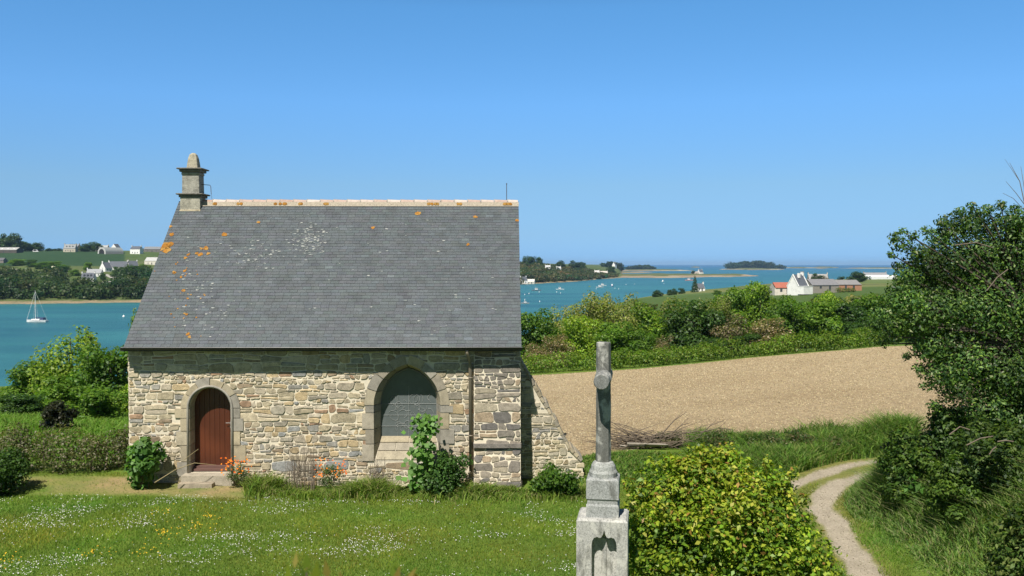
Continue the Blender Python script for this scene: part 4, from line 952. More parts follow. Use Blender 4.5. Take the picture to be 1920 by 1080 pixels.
# weeds fringe at the wall foot
def fringe(n, rg):
    px = rg.uniform(455, 1110, n); y = 21.0-np.abs(rg.normal(size=n))*.42+.0*px; return np.stack([(px-960)/F*y, y], 1)
xy = scatter(16000, fringe, rg); P = on_ground(xy, -.02); tone = fract_noise(xy[:, 0]/.5, xy[:, 1]/.5, 91)
v_, f_, c_ = blades(P, .17*np.clip(1+1.3*tone, .25, 3), .022, [(.15, .24, .03), (.20, .28, .045), (.10, .18, .025), (.27, .27, .10)], .45, rg, 2)
tag(link_mesh('wall_weeds', v_, f_, M_GRASS, None, c_), 'uncut grass and weeds growing along the foot of the chapel wall', 'grass', kind='stuff')
# long grass: bank on the right, margin before the field, verge on the left
def bank_pts(n, rg):
    y = rg.uniform(8.5, 22.5, n*2); x = path_x(y)+.5+rg.random(n*2)**1.0*7.5; ok = (polydist(x, y, PATH2) > .4)*(x/y < .66); return np.stack([x, y], 1)[ok]
xy = scatter(70000, bank_pts, rg); P = on_ground(xy, -.03); tone = fract_noise(xy[:, 0]/1.2, xy[:, 1]/1.2, 95); edge = np.clip((xy[:, 0]-path_x(xy[:, 1])-.45)/.8, .25, 1)
v_, f_, c_ = blades(P, .38*edge*np.clip(1+.9*tone, .3, 2.4), .020, [(.11, .21, .045), (.15, .26, .055), (.19, .28, .06), (.08, .16, .03), (.27, .28, .13)], .45, rg, 2)
tag(link_mesh('bank_grass', v_, f_, M_GRASS, None, c_), 'long blue-green grass on the bank right of the path', 'grass', kind='stuff')
def margin_pts(n, rg):
    px = rg.uniform(1090, 1720, n*2); y = rg.uniform(21, 27.4, n*2); x = (px-960)/F*y; fn = np.interp(px, [1060, 1100, 1300, 1640], [23.8, 24.4, 26.6, 26.4])
    ok = (y < fn+.35)*((px > 1290)|(y < 25.0))*(polydist(x, y, PATH2) > .45)*(polydist(x, y, PATH1) > .6); return np.stack([x, y], 1)[ok]
xy = scatter(48000, margin_pts, rg); P = on_ground(xy, -.03); tone = fract_noise(xy[:, 0]/1.0, xy[:, 1]/.8, 96); px_ = 960+F*xy[:, 0]/xy[:, 1]
hh = np.interp(px_, [1090, 1270, 1330, 1640], [.12, .14, .42, .5])*np.clip((xy[:, 1]-20.6)/2.5, .25, 1)
v_, f_, c_ = blades(P, hh*np.clip(1+.8*tone, .3, 2.4), .03, [(.085, .18, .028), (.12, .23, .032), (.15, .26, .04), (.22, .25, .08), (.06, .12, .02)], .35, rg, 2)
tag(link_mesh('margin_grass', v_, f_, M_GRASS, None, c_), 'tall green grass and nettles between the path and the pale field', 'grass', kind='stuff')
# verge grass on far field edge fringe left
def left_pts(n, rg):
    px = rg.uniform(-40, 240, n); y = rg.uniform(23.5, 34, n); return np.stack([(px-960)/F*y, y], 1)
xy = scatter(16000, left_pts, rg); P = on_ground(xy, -.03)
v_, f_, c_ = blades(P, .28, .035, [(.11, .24, .025), (.15, .28, .03), (.18, .26, .05)], .4, rg, 2)
tag(link_mesh('meadow_grass', v_, f_, M_GRASS, None, c_), 'green meadow grass behind the hedge on the left', 'grass', kind='stuff')
xy = []
def grit(n, rg):
    y = rg.uniform(14, 23.8, n*3); x = rg.uniform(5.2, 11, n*3); ok = (np.minimum(polydist(x, y, PATH1), polydist(x, y, PATH2)+.08) < .38); return np.stack([x, y], 1)[ok]
xy = scatter(1800, grit, rg); P = on_ground(xy, .008); v_, f_ = leaf_geo(P, np.array([0, -.3, 1.])+rg.normal(size=(len(P), 3))*.3, rg.uniform(.010, .028, len(P)), .8, .3, rg)
tag(link_mesh('gravel', v_, f_, M_FLOWER, None, np.repeat(pal(len(P), [(.42, .38, .30), (.30, .26, .2), (.18, .15, .11), (.5, .46, .38)], .15), 4, 0)), 'loose grit and small stones on the footpath', 'gravel', kind='stuff')
def clod_pts(n, rg):
    t_ = rg.random(n*2)**1.4; y = 24.2+t_*55; px = rg.uniform(1000, 1800, n*2); x = (px-960)/F*y; fn = np.interp(px, [1060, 1100, 1300, 1640], [23.8, 24.4, 26.6, 26.4]); return np.stack([x, y], 1)[y > fn]
xy = scatter(62000, clod_pts, rg); P = on_ground(xy, .012); s_ = rg.uniform(.02, .065, len(P))*np.interp(xy[:, 1], [24, 70], [.8, 1.7])
v_, f_ = leaf_geo(P, np.array([0, -.35, 1.])+rg.normal(size=(len(P), 3))*.4, s_, .6, .35, rg)
tag(link_mesh('stubble', v_, f_, M_FLOWER, None, np.repeat(pal(len(P), [(.50, .41, .26), (.44, .345, .21), (.30, .23, .145), (.22, .17, .11), (.54, .46, .31)], .15), 4, 0)), 'chopped straw and clods lying on the pale bare field', 'stubble', kind='stuff')
# nettles in the margin: leafy clumps
for i, (px, d, top, wp, lab) in enumerate([(1345, 25.2, 806, 90, 'dark nettle clump on the field edge above the leafy shrub'), (1440, 25.2, 808, 110, 'nettle clump with reddish tops on the field edge near the path bend'),
                                           (1500, 25., 808, 90, 'leafy weed clump on the field edge left of the dark gap'), (1560, 24.6, 818, 100, 'low leafy weed clump where the bank meets the field'), (1255, 26.2, 812, 80, 'pale dry grass clump beside the brushwood pile')]):
    cols = [(.035, .08, .02), (.06, .12, .025), (.09, .14, .035), (.16, .13, .07)] if i != 4 else [(.2, .19, .1), (.14, .16, .06)]
    plant('nettle_clump', px-wp/2, px+wp/2, top, d, lab, cols, .07, 2200, 'weeds', M_LEAF, .9, 9, 50+i, .35, .2)
# brushwood pile
bp_ = gp(1225, 25.9); pile = empty('brushwood_pile', bp_, 'pile of cut dry branches lying on the edge of the pale field', 'branches'); mb = MB(); r = random.Random(8)
for k in range(150):
    a = r.gauss(0, .35); L_ = r.uniform(.5, 2.0); x0 = r.uniform(-.9, .5); y0 = r.uniform(-.4, .4); z0_ = abs(r.gauss(.12, .12)); el = r.gauss(.12, .18); s = r.choice((-1, 1))
    p0 = Vector((x0, y0, z0_)); p1 = p0+Vector((s*math.cos(a)*L_, math.sin(a)*L_*.6, math.sin(el)*L_)); pm = p0.lerp(p1, .5)+Vector((0, 0, r.uniform(-.1, .15)))
    mb.tube([p0, pm, p1], [.012, .009, .003], 4)
for (ax, az, bx, bz) in [(.2, .3, 1.0, 1.05), (.5, .35, 1.15, .75), (.3, .3, 2.2, .45), (1.3, .3, 2.1, .8), (-.3, .3, -1.5, .6), (1.4, .45, 2.5, .5), (-.2, .2, -1.8, .35)]:
    mb.tube([(ax, 0, az), ((ax+bx)/2, 0, (az+bz)/2+.1), (bx, 0, bz)], [.02, .015, .005], 5)
    mb.tube([((ax+bx)/2, 0, (az+bz)/2+.1), ((ax+bx)/2+.3, .1, (az+bz)/2+.35)], [.01, .003], 4)
mb.build('branches', M_TWIG, pile)
mb = MB(); mb.tube([(-1.0, -.3, .1), (.4, -.35, .14)], .035, 6); mb.tube([(-.8, -.4, .2), (.3, -.42, .17)], .03, 6); mb.build('logs', plain('pale_log', (.34, .3, .25), .9), pile)

#---- right hand trees and brambles
DT = [(.038, .085, .028), (.065, .135, .035), (.11, .20, .04), (.18, .28, .05), (.34, .36, .2)]; DTP = [.2, .32, .28, .17, .03]
tb_ = gp(1990, 17.5); rt_ = empty('elder_tree', tb_, 'big dark green leafy tree on the bank at the right edge of the photo', 'tree')
blobs = []; rg = np.random.default_rng(77)
def rb2(px, py, d, r, rz=None): p = at(px, py+(8 if py < 500 else 0), d)-tb_; blobs.append((p.x, p.y, p.z, r, r, rz or r*.8))
for q in [(1690, 450, 17, .22), (1722, 466, 17, .22), (1760, 440, 17.3, .28), (1790, 410, 17.4, .3), (1815, 415, 17.2, .3), (1850, 412, 17.6, .34), (1895, 408, 17.4, .34), (1940, 410, 17.4, .5), (1745, 500, 17.2, .5), (1700, 520, 17, .3),
          (1800, 480, 17.6, .75), (1880, 470, 17.8, .85), (1960, 480, 17.8, .9), (1700, 570, 16.8, .42), (1672, 605, 16.7, .30), (1668, 632, 16.7, .2), (1750, 580, 17.2, .72), (1830, 580, 17.4, .9), (1920, 590, 17.6, 1.0), (1740, 650, 16.9, .36), (1770, 640, 17.2, .5),
          (1765, 700, 16.9, .42), (1810, 680, 17.2, .62), (1880, 690, 17.4, .9), (1960, 700, 17.6, 1.1), (1790, 735, 16.9, .34), (1850, 770, 17.2, .6), (1920, 800, 17.4, .8), (2000, 780, 17.6, 1.2), (1715, 600, 16.8, .4), (2020, 600, 17.8, 1.2), (2010, 460, 18, .9),
          (1775, 425, 17.2, .22), (1830, 395, 17.3, .2), (1685, 545, 16.9, .25), (1652, 590, 16.9, .22), (1676, 437, 17, .12), (1692, 426, 17, .1), (1712, 434, 17, .12), (1738, 424, 17.1, .13), (1764, 408, 17.1, .12), (1800, 388, 17.2, .12), (1822, 378, 17.2, .1), (1852, 384, 17.3, .13), (1876, 376, 17.3, .12), (1902, 382, 17.3, .1), (1672, 470, 17, .1), (1682, 490, 17, .12), (1660, 560, 16.8, .12), (1645, 612, 16.8, .13), (1700, 668, 16.9, .1), (1722, 690, 16.9, .12), (1735, 725, 16.9, .12), (1752, 760, 16.9, .14), (1655, 645, 16.8, .1)]: rb2(*q)
crown_mesh('crown', blobs+[(q[0], q[1]+.35, q[2]-.15, q[3]*.9, q[4]*.8, q[5]*.9) for q in blobs if q[3] > .45], 125000, .078, DT, M_LEAF, rt_, rg, .42, .25, .6, probs=DTP, tint=.25)
mb = MB(); mb.tube([(0, 0, -.3), (-.1, 0, 1.2), (-.3, .1, 2.4), (-.4, 0, 3.6)], [.2, .16, .12, .05], 8); limbs(mb, (-.15, 0, 1.4), [b_[:3] for b_ in blobs], .05); mb.build('trunk', M_BARK, rt_)
# bare twigs rising above the crown
tw = gp(1940, 16.5); bt = empty('bare_branch_tree', tw, 'thin bare grey branches rising above the dark tree at the right edge', 'tree'); mb = MB()
def rel(px, py, d=16.5): return at(px, py, d)-tw
mb.tube([(0, 0, 0), rel(1935, 600), rel(1925, 400)], [.05, .035, .02], 6)
mb.tube([rel(1925, 400), rel(1912, 340), rel(1893, 305)], [.012, .008, .003], 4); mb.tube([rel(1925, 400), rel(1920, 350), rel(1914, 312)], [.012, .007, .003], 4)
mb.tube([rel(1922, 385), rel(1905, 362), rel(1886, 340)], [.008, .006, .003], 4); mb.tube([rel(1924, 398), rel(1900, 372), rel(1880, 362)], [.008, .005, .003], 4); mb.tube([rel(1912, 340), rel(1902, 325), rel(1884, 298)], [.006, .004, .002], 4)
mb.build('trunk', plain('grey_twig', (.2, .18, .17), .9), bt)
# bramble thicket under the tree
for i, (nm, px0, px1, top, d, lab, cols, n) in enumerate([
    ('bramble', 1720, 1830, 745, 17.2, 'arching light green bramble at the foot of the dark tree', [(.06, .12, .025), (.09, .16, .035), (.12, .19, .04), (.04, .08, .02)], 4200),
    ('bramble', 1800, 1960, 790, 15.0, 'dark bramble thicket below the tree at the right edge', [(.03, .065, .018), (.055, .10, .025), (.10, .16, .035)], 6500),
    ('bramble', 1660, 1740, 805, 18.5, 'pinkish brown flowering weeds on top of the grass bank', [(.09, .11, .05), (.16, .12, .09), (.07, .12, .03)], 2200),
    ('bramble', 1850, 2000, 930, 12.0, 'leafy bramble in the lower right corner above the long grass', [(.05, .10, .022), (.09, .15, .03), (.13, .17, .05)], 3600),
    ('bramble', 1650, 1760, 790, 17.6, 'green leafy thicket filling the gap between the big tree and the bank grass', [(.07, .14, .025), (.11, .19, .035), (.16, .23, .045), (.05, .10, .02)], 6500),
    ('bramble', 1740, 1860, 850, 15.6, 'mid green bramble mass on the bank under the dark tree', [(.06, .12, .022), (.10, .18, .03), (.14, .22, .04)], 6500),
    ('dock_plant', 1680, 1730, 835, 17.5, 'broad-leaved green dock plant on the bank', [(.08, .18, .03), (.1, .22, .04)], 320)]):
    plant(nm, px0, px1, top, d, lab, cols, .085 if nm == 'bramble' else .16, n, 'shrub', M_LEAF, 1.2, 12, 60+i, .5, .5)
# bare bramble stems
mb = MB()
for pts in [[(1812, 835), (1838, 822), (1862, 818)], [(1855, 852), (1862, 842), (1868, 838)], [(1870, 828), (1885, 826), (1900, 828)], [(1780, 815), (1800, 800), (1818, 806)], [(1850, 545), (1870, 520), (1890, 505)], [(1790, 460), (1830, 455), (1862, 465)]]:
    mb = MB(); q_ = [at(a, b_, 14.1 if b_ > 700 else 16.2)-tb_ for a, b_ in pts]; mb.tube(q_, .012, 5); mb.build('bare_branch', M_TWIG, rt_)

#=================================================================== COPSE BEHIND THE FIELD
COP = [('mid', 0, 1000, 96, 572, 95, 'green tree right behind the chapel roof edge, first of the copse'),
 ('olive', 0, 1062, 100, 572, 105, 'pale olive willow left of the stone cross top'),
 ('haw', 0, 1045, 90, 622, 66, 'dark hawthorn with white blossom low behind the field near the chapel'),
 ('haw', 2, 1008, 88, 640, 60, 'small blossom-flecked hawthorn closest to the raking buttress'),
 ('olive', 1, 1112, 104, 552, 120, 'feathery olive tree with thin bare tips against the water'),
 ('bright', 1, 1085, 92, 592, 95, 'yellow-green bush below the feathery olive tree'),
 ('olive', 2, 1170, 102, 556, 110, 'greyish olive tree directly behind the stone cross shaft'),
 ('mid', 2, 1150, 90, 610, 110, 'low mid green bush behind the stone cross at the hedge'),
 ('bright', 2, 1222, 96, 566, 105, 'bright yellow-green tree between the cross and the dark tree'),
 ('haw', 1, 1243, 88, 628, 46, 'small pinkish grey hawthorn at the foot of the dark tree'),
 ('mid', 1, 1205, 89, 622, 80, 'rounded green bush left of the pinkish grey hawthorn'),
 ('dark', 0, 1300, 92, 562, 118, 'large dark green tree in the middle of the copse'),
 ('olive', 0, 1262, 118, 562, 100, 'olive-green tree rising behind the large dark tree'),
 ('haw', 2, 1366, 90, 586, 84, 'brownish blossoming hawthorn right of the large dark tree'),
 ('olive', 1, 1340, 112, 560, 90, 'grey-green tree at the back above the brownish hawthorn'),
 ('bright', 0, 1425, 110, 536, 80, 'tall bright green tree left of the white gabled house'),
 ('mid', 2, 1372, 116, 549, 90, 'mid green tree at the back just left of the tall bright tree'),
 ('haw', 0, 1440, 89, 594, 104, 'wide pinkish brown hawthorn in blossom in front of the green trees'),
 ('dark', 2, 1408, 88, 632, 70, 'low very dark bush between the two brownish hawthorns'),
 ('mid', 0, 1488, 100, 557, 100, 'rounded green tree below the white gabled house'),
 ('mid', 1, 1540, 96, 564, 100, 'green bushy tree right of the wide pinkish hawthorn'),
 ('bright', 1, 1556, 112, 550, 64, 'light green tree at the right side of the white house'),
 ('dark', 1, 1590, 98, 566, 100, 'dark green tree with a thin pale trunk near the field corner'),
 ('mid', 2, 1640, 100, 556, 110, 'green tree at the right end of the copse beside the big tree'),
 ('dark', 0, 1625, 90, 600, 80, 'dark bushy tree low at the right end of the copse'),
 ('bright', 2, 1615, 86.5, 622, 36, 'small bright yellow-green bush in the hedge on the right'),
 ('olive', 2, 1580, 128, 566, 90, 'grey-green tree behind the copse under the grey barn'),
 ('mid', 1, 1690, 104, 556, 110, 'green tree glimpsed through the left fringe of the big dark tree'),
 ('mid', 0, 1455, 122, 551, 80, 'green tree directly below the red roof'),
 ('dark', 2, 1340, 88, 640, 60, 'low dark bush under the brownish blossoming hawthorn')]
for kind, var, px, d, top, wp, lab in COP: tree_px(kind, var, px, d, top-(13 if 1350 < px < 1440 and d > 105 else 8 if px > 1100 else 4), wp, lab, .4)
hp_ = []
for px in range(860, 1700, 60): hp_.append(((px-960)/F*82.5, 82.5))
hedge_row('hedge', hp_, 1.5, 1.55, 'long low green hedge along the far side of the pale field', [(.13, .24, .028), (.18, .29, .035), (.10, .19, .022), (.22, .28, .05)], .20, 460, 23, jig=.3)

#=================================================================== FAR TREES AND WOODS
def wood(name, plist, cols, label, n_per, size, seed, flat=.7):
    """one mass: clumpy crowns at (x,y,h,r)"""
    rg = np.random.default_rng(seed); bl = []
    for (x, y, h, r) in plist:
        z = Hs(x, y)
        for k in range(4): bl.append((x+rg.normal()*r*.45, y+rg.normal()*r*.45, z+h*rg.uniform(.35, .72), r*rg.uniform(.45, .75), r*rg.uniform(.45, .75), h*rg.uniform(.2, .34)))
        bl.append((x, y, z+h*.3, r*.9, r*.9, h*.38))
    P, D, k = blob_points(bl, n_per*len(plist), rg, .25); m = len(P)
    v, f = leaf_geo(P, D+np.array([0, 0, .35])+rg.normal(size=(m, 3))*.35, size*rg.uniform(.6, 1.4, m), .8, .1, rg)
    tn = (1+.22*rg.normal(size=len(plist)))[k//5]; hue = rg.normal(size=len(plist))[k//5]
    c = pal(m, cols, .15, rg)*tn[:, None]; c[:, 0] *= 1+.2*hue
    return tag(link_mesh(name, v, f, M_LEAF, None, np.repeat(c, 4, 0)), label, 'wood', kind='stuff')
rg = np.random.default_rng(88); pl = []
FWC = [(.045, .085, .025), (.06, .10, .03), (.035, .065, .022), (.085, .11, .04)]
for k in range(520):
    px = rg.uniform(-260, 300); d = None
    q = rg.random()
    if q < .45: d = np.interp(px, RFP, RFV)+rg.uniform(16, 75)          # along the shore
    elif q < .8: px = rg.uniform(-260, 118); d = np.interp(px, RFP, RFV)+rg.uniform(70, 215)
    else: px = rg.uniform(225, 420); d = np.interp(px, RFP, RFV)+rg.uniform(70, 260)
    h = rg.uniform(5, 14); pl.append(((px-960)/F*d, d, h, h*.6))
wood('far_wood', pl, FWC, 'dark green wood along the far bank of the estuary on the left', 260, 1.5, 1)
pl = []
for k in range(760):
    px = rg.uniform(420, 1155) if rg.random() < .25 else rg.uniform(960, 1158); s_ = np.interp(px, [980, 1100, 1150], [1, .65, .3]); d = np.interp(px, RFP, RFV)+14+rg.random()**1.2*480*s_+rg.uniform(0, 30); h = rg.uniform(7, 12)*s_**.5
    pl.append(((px-960)/F*d, d, h, h*.8))
wood('far_wood', pl, [(.04, .075, .026), (.06, .09, .035), (.09, .10, .05), (.12, .12, .07)], 'green wood on the headland across the water right of the chapel', 200, 2.2, 2)
pl = [((px-960)/F*4150, 4150+rg.uniform(-90, 90), h*1.0, 22) for px, h in [(x_, np.interp(x_, [1368, 1376, 1390, 1412, 1425, 1440, 1446, 1454], [24, 31, 31, 37, 37, 31, 34, 16])) for x_ in np.arange(1368, 1456, 3.0)]]
wood('island_wood', pl, [(.02, .045, .02), (.03, .055, .025)], 'dark wood covering the small island on the horizon', 260, 7, 3)
pl = [((px-960)/F*3480, 3480+rg.uniform(-60, 60), h, 16) for px, h in [(x_, np.interp(x_, [1176, 1185, 1200, 1212, 1222], [6, 14, 18, 18, 8])) for x_ in np.arange(1177, 1222, 2.6)]]
wood('island_wood', pl, [(.02, .045, .02), (.03, .055, .025)], 'dark wood on the low islet left of the wooded island', 200, 5, 4)
pl = [((px-960)/F*2550, 2550+rg.uniform(-60, 60), h, 12) for px, h in [(x_, np.interp(x_, [1130, 1145, 1160, 1170], [12, 20, 18, 10])) for x_ in np.arange(1132, 1170, 2.4)]]
wood('point_wood', pl, [(.02, .045, .02), (.03, .06, .025)], 'dark pines on the far point behind the white houses', 200, 4, 5)
pl = []
for k in range(130):
    px = rg.uniform(1180, 1690); d = rg.uniform(135, 250); h = rg.uniform(2, 3.6); pl.append(((px-960)/F*d, d, h, h*.8))
wood('valley_scrub', pl, [(.05, .10, .025), (.08, .13, .03), (.11, .14, .05)], 'low scrub and bushes in the hollow behind the copse', 260, .8, 6)
# individual far trees: (kind,var,px,base distance,top py,width px,label)
FT = [('mid', 0, 118, 830, 494, 26, 'round tree above the white cottage garden on the far hillside'), ('dark', 2, 60, 880, 486, 24, 'dark hedgerow tree below the green field nearer the left edge'), ('mid', 2, 165, 850, 491, 20, 'green tree left of the end-on white gable'), ('mid', 1, 270, 840, 494, 26, 'leafy tree between the hamlet and the chapel roof edge'), ('mid', 0, 262, 780, 506, 26, 'lower green tree beside the chapel roof edge on the far slope'), ('dark', 0, 192, 770, 510, 14, 'small bush right of the dormered cottage'),
 ('round', 0, 28, 1170, 431, 44, 'tall dark tree on the skyline at the left edge'), ('round', 1, 5, 1180, 436, 30, 'tree cut by the left edge beside the tall skyline tree'),
 ('round', 1, 52, 1180, 452, 34, 'round tree just right of the tall skyline tree'), ('round', 2, 76, 1190, 452, 24, 'bushy tree in the middle of the skyline row'),
 ('round', 0, 64, 1200, 454, 26, 'low skyline tree above the small white van'), ('round', 0, 93, 1180, 464, 16, 'small dark bush at the right end of the skyline row'),
 ('round', 2, 135, 1200, 455, 20, 'dark tree behind the dormered farmhouse'), ('round', 0, 160, 1170, 454, 30, 'pale green round tree right of the dormered farmhouse'),
 ('dark', 0, 178, 1180, 452, 28, 'darkest tree of the skyline pair left of the curved barn'), ('round', 1, 108, 1200, 465, 26, 'low dark hedge tree between skyline row and farmhouse'),
 ('round', 1, 262, 1240, 463, 18, 'low tree behind the white farmhouse'), ('round', 2, 292, 1260, 464, 22, 'low tree on the skyline beside the roof edge'),
 ('mid', 0, 100, 880, 488, 34, 'dark bushy tree at the lower corner of the green field'), ('mid', 1, 140, 800, 504, 24, 'green garden tree left of the white cottage'),
 ('mid', 2, 143, 720, 520, 18, 'small round bush in front of the white cottage'), ('dark', 1, 220, 800, 498, 26, 'dark round tree between the cottages'),
 ('dark', 2, 250, 790, 497, 40, 'large dark tree right of the hillside cottages'), ('mid', 0, 35, 900, 484, 34, 'hedgerow bush on the lower edge of the green field'),
 ('mid', 1, 78, 860, 490, 34, 'hedgerow tree above the far wood on the left'), ('round', 0, 212, 870, 489, 16, 'small dark tree between the dark roofed cottages'),
 ('round', 0, 1233, 520, 541, 26, 'dark round bush by the water below the low spit'), ('round', 1, 1262, 560, 540, 22, 'low bush right of the dark round bush by the water'),
 ('round', 2, 1280, 600, 538, 16, 'small bush left of the pointed cypress'),
 ('round', 1, 1528, 640, 511, 26, 'dark leaning tree in front of the pale stone house'), ('haw', 1, 1546, 660, 514, 18, 'pale blossoming tree beside the pale stone house'),
 ('round', 2, 1575, 690, 516, 18, 'small round tree left of the large round tree'), ('round', 0, 1606, 680, 505, 42, 'large dark round tree in the far pasture'),
 ('round', 1, 1497, 600, 523, 16, 'small grey-green tree left of the pale stone house'),
 ('round', 2, 1002, 1560, 477, 26, 'dark skyline pine cluster nearest the chapel on the headland'), ('dark', 1, 1012, 1580, 480, 18, 'dark rounded skyline tree second on the headland'),
 ('dark', 0, 988, 1540, 478, 18, 'dark skyline tree touching the chapel roof edge'), ('round', 0, 1052, 1600, 485, 26, 'low wide skyline tree above the white headland houses'),
 ('round', 1, 1075, 1620, 487, 26, 'flat skyline tree in the middle of the headland'), ('round', 2, 1091, 1640, 488, 18, 'last low skyline tree of the headland before the houses'),
 ('round', 2, 1143, 1750, 497, 24, 'dark shore tree below the houses on the point')]
for kind, var, px, d, top, wp, lab in FT: tree_px(kind, var, px, d, top, wp, lab, 1.)
for px, d, top, wp, lab in [(1345, 420, 543, 20, 'rounded hedge bush in the pasture left of the red-tiled building'), (1375, 470, 541, 24, 'dark hedgerow bush in the pasture beyond the middle of the copse'), (1405, 520, 537, 22, 'hedgerow tree in the pasture just behind the tall bright green tree'), (1610, 420, 548, 26, 'green shrub at the right end of the orange brick shed'), (1450, 560, 535, 14, 'small hedge tree beyond the red-tiled building'), (1640, 450, 543, 40, 'rough green shrubs in the pasture left of the big dark tree')]: tree_px('mid', len(lab) % 3, px, d, top, wp, lab, .6)
cy_ = gp(1303, 620); cyp = empty('cypress', cy_, 'pointed dark cypress by the waterside white cottage', 'tree'); Hc = zpix(518, 620)-cy_.z
crown_mesh('crown', [(0, 0, Hc*(.08+.2*k), Hc*.24*(1.1-.2*k), Hc*.24*(1.1-.2*k), Hc*.17) for k in range(5)], 2400, .5, SPEC['dark']['c'], parent=cyp)
mb = MB(); mb.tube([(0, 0, -1), (0, 0, Hc*.8)], [.3, .1], 6); mb.build('trunk', M_BARK, cyp)

#=================================================================== HOUSES
WHT = (.80, .79, .76); SLT = (.10, .11, .13); GRY = (.28, .28, .28)
def house(px, d, w, dep, hw_, hr, label, rz=0, wall=WHT, roofc=SLT, name='house', chim=2, wins=3, dorm=0, base=None, gable_win=False, cat='house', door=True, sky=0, lift=0):
    p = gp(px, d); root = empty(name, p+Vector((0, 0, lift)), label, cat, rz=rz); a, b_ = w/2, dep/2
    mb = MB(); mb.add([(-a, -b_, -3), (a, -b_, -3), (a, b_, -3), (-a, b_, -3), (-a, -b_, hw_), (a, -b_, hw_), (a, b_, hw_), (-a, b_, hw_), (-a, 0, hw_+hr), (a, 0, hw_+hr)],
        [(0, 1, 5, 4), (2, 3, 7, 6), (1, 2, 6, 9, 5), (3, 0, 4, 8, 7)], wall); mb.build('wall', M_GREYROOF, root)
    rb = MB(); o = .25; k = hr/b_
    vs = [(-a-.0+.25, -b_-o, hw_-o*k), (a-.25, -b_-o, hw_-o*k), (a-.25, 0, hw_+hr+.05), (-a+.25, 0, hw_+hr+.05), (-a+.25, b_+o, hw_-o*k), (a-.25, b_+o, hw_-o*k)]
    vs2 = [(x, y, z+.18) for x, y, z in vs]
    rb.add(vs+vs2, [(6, 7, 8, 9), (9, 8, 11, 10), (0, 1, 7, 6), (5, 4, 10, 11), (1, 2, 8, 7), (2, 5, 11, 8), (0, 6, 9, 3), (3, 9, 10, 4)], roofc); ro = rb.build('roof', M_GREYROOF, root)
    for s in ([-1, 1] if chim == 2 else [1] if chim == 1 else []):
        cb = MB(); cb.box((s*(a-.35), 0, hw_+hr+.5), (.7, 1.3, 1.6), col=wall); cb.box((s*(a-.35), 0, hw_+hr+1.35), (.85, 1.5, .15), col=(.4, .36, .32)); cb.build('chimney', M_GREYROOF, ro)
    ws = w/(wins+1) if wins else 0
    for i in range(wins):
        wbb = MB(); is_d = door and i == wins//2
        wbb.box((-a+ws*(i+1), -b_-.02, (1.1 if is_d else 1.5)), (1.0, .08, 2.1 if is_d else 1.2), col=(.05, .06, .07)); wbb.build('door' if is_d else 'window', M_GREYROOF, root)
    for i in range(dorm):
        xx = -a+w*(i+1)/(dorm+1); y0 = -b_*.62; z0_ = hw_+hr*.38; dbm = MB()
        dbm.box((xx, y0+.4, z0_+.35), (1.3, 1.6, 1.5), col=roofc); dbm.box((xx, y0-.42, z0_+.4), (.9, .06, 1.0), col=(.04, .05, .06)); dbm.add([(xx-.85, y0-.5, z0_+1.1), (xx+.85, y0-.5, z0_+1.1), (xx, y0-.5, z0_+1.8), (xx-.85, y0+1.6, z0_+1.1), (xx+.85, y0+1.6, z0_+1.1), (xx, y0+1.6, z0_+1.8)], [(0, 1, 2), (0, 2, 5, 3), (1, 4, 5, 2)], roofc)
        dbm.build('dormer', M_GREYROOF, ro)
    for i in range(sky):
        xx = -a+w*(i+.7)/(sky+.4); sbm = MB(); y1, y2 = -b_*.7, -b_*.35; zf_ = lambda y: hw_+hr*(1+y/b_)+.28
        sbm.add([(xx-.9, y1, zf_(y1)), (xx+.9, y1, zf_(y1)), (xx+.9, y2, zf_(y2)), (xx-.9, y2, zf_(y2))], [(0, 1, 2, 3)], (.6, .62, .62)); sbm.build('skylight', M_GREYROOF, ro)
    return root
R_ = math.radians
house(166, 745, 10.5, 8, 3.1, 4.2, 'white cottage with three dormers and slate roof in front on the far hillside', R_(8), dorm=3, wins=4)
house(178, 800, 13, 9, 3.0, 3.4, 'white house with pale grey roof just behind the dormered white cottage', R_(12), roofc=(.30, .31, .32), wins=4)
house(199, 845, 8, 8, 3.2, 5.2, 'white gabled cottage seen end-on at the left of the hillside hamlet', R_(62), wins=2)
house(222, 870, 18, 8, 3.0, 5.0, 'long dark-roofed house in the middle of the hillside hamlet', R_(10), wins=4)
house(249, 875, 9, 8, 3.2, 5.4, 'white end-gabled cottage with tall chimney on the right of the hamlet', R_(40), wins=2)
house(229, 815, 6, 6.5, 2.6, 3.8, 'small white gable with slate roof below the dark-roofed house', R_(58), wins=1, chim=1)
house(240, 735, 9, 7, 2.2, 2.6, 'low grey-roofed cottage nearest the far shore', R_(20), roofc=(.25, .26, .28), wall=(.5, .48, .43), wins=3, chim=0)
house(214, 730, 4, 4, 1.7, 1.4, 'tiny white shed by the lane left of the low grey cottage', R_(10), name='shed', cat='shed', chim=0, wins=1, door=False)
house(133, 1150, 15, 9, 4.4, 5.2, 'stone farmhouse with grey dormered roof on the skyline', R_(6), wall=(.50, .45, .36), roofc=(.26, .27, .27), dorm=3, wins=4)
house(145, 1175, 10, 9, 4., 4.6, 'smaller stone house joined behind the dormered farmhouse', R_(-25), wall=(.45, .41, .33), roofc=(.22, .23, .25), wins=2, chim=1)
house(14, 1120, 34, 14, 3.6, 3.0, 'long low barn with skylights in its pale roof at the left edge', R_(-4), wall=(.09, .08, .07), roofc=(.38, .38, .37), name='barn', chim=0, wins=3, sky=4, cat='barn')
house(3, 935, 9, 8, 2.6, 2.4, 'dark-roofed shed cut by the left edge below the green field', 0, wall=(.2, .18, .16), roofc=(.12, .12, .13), name='shed', cat='shed', chim=0, wins=1)
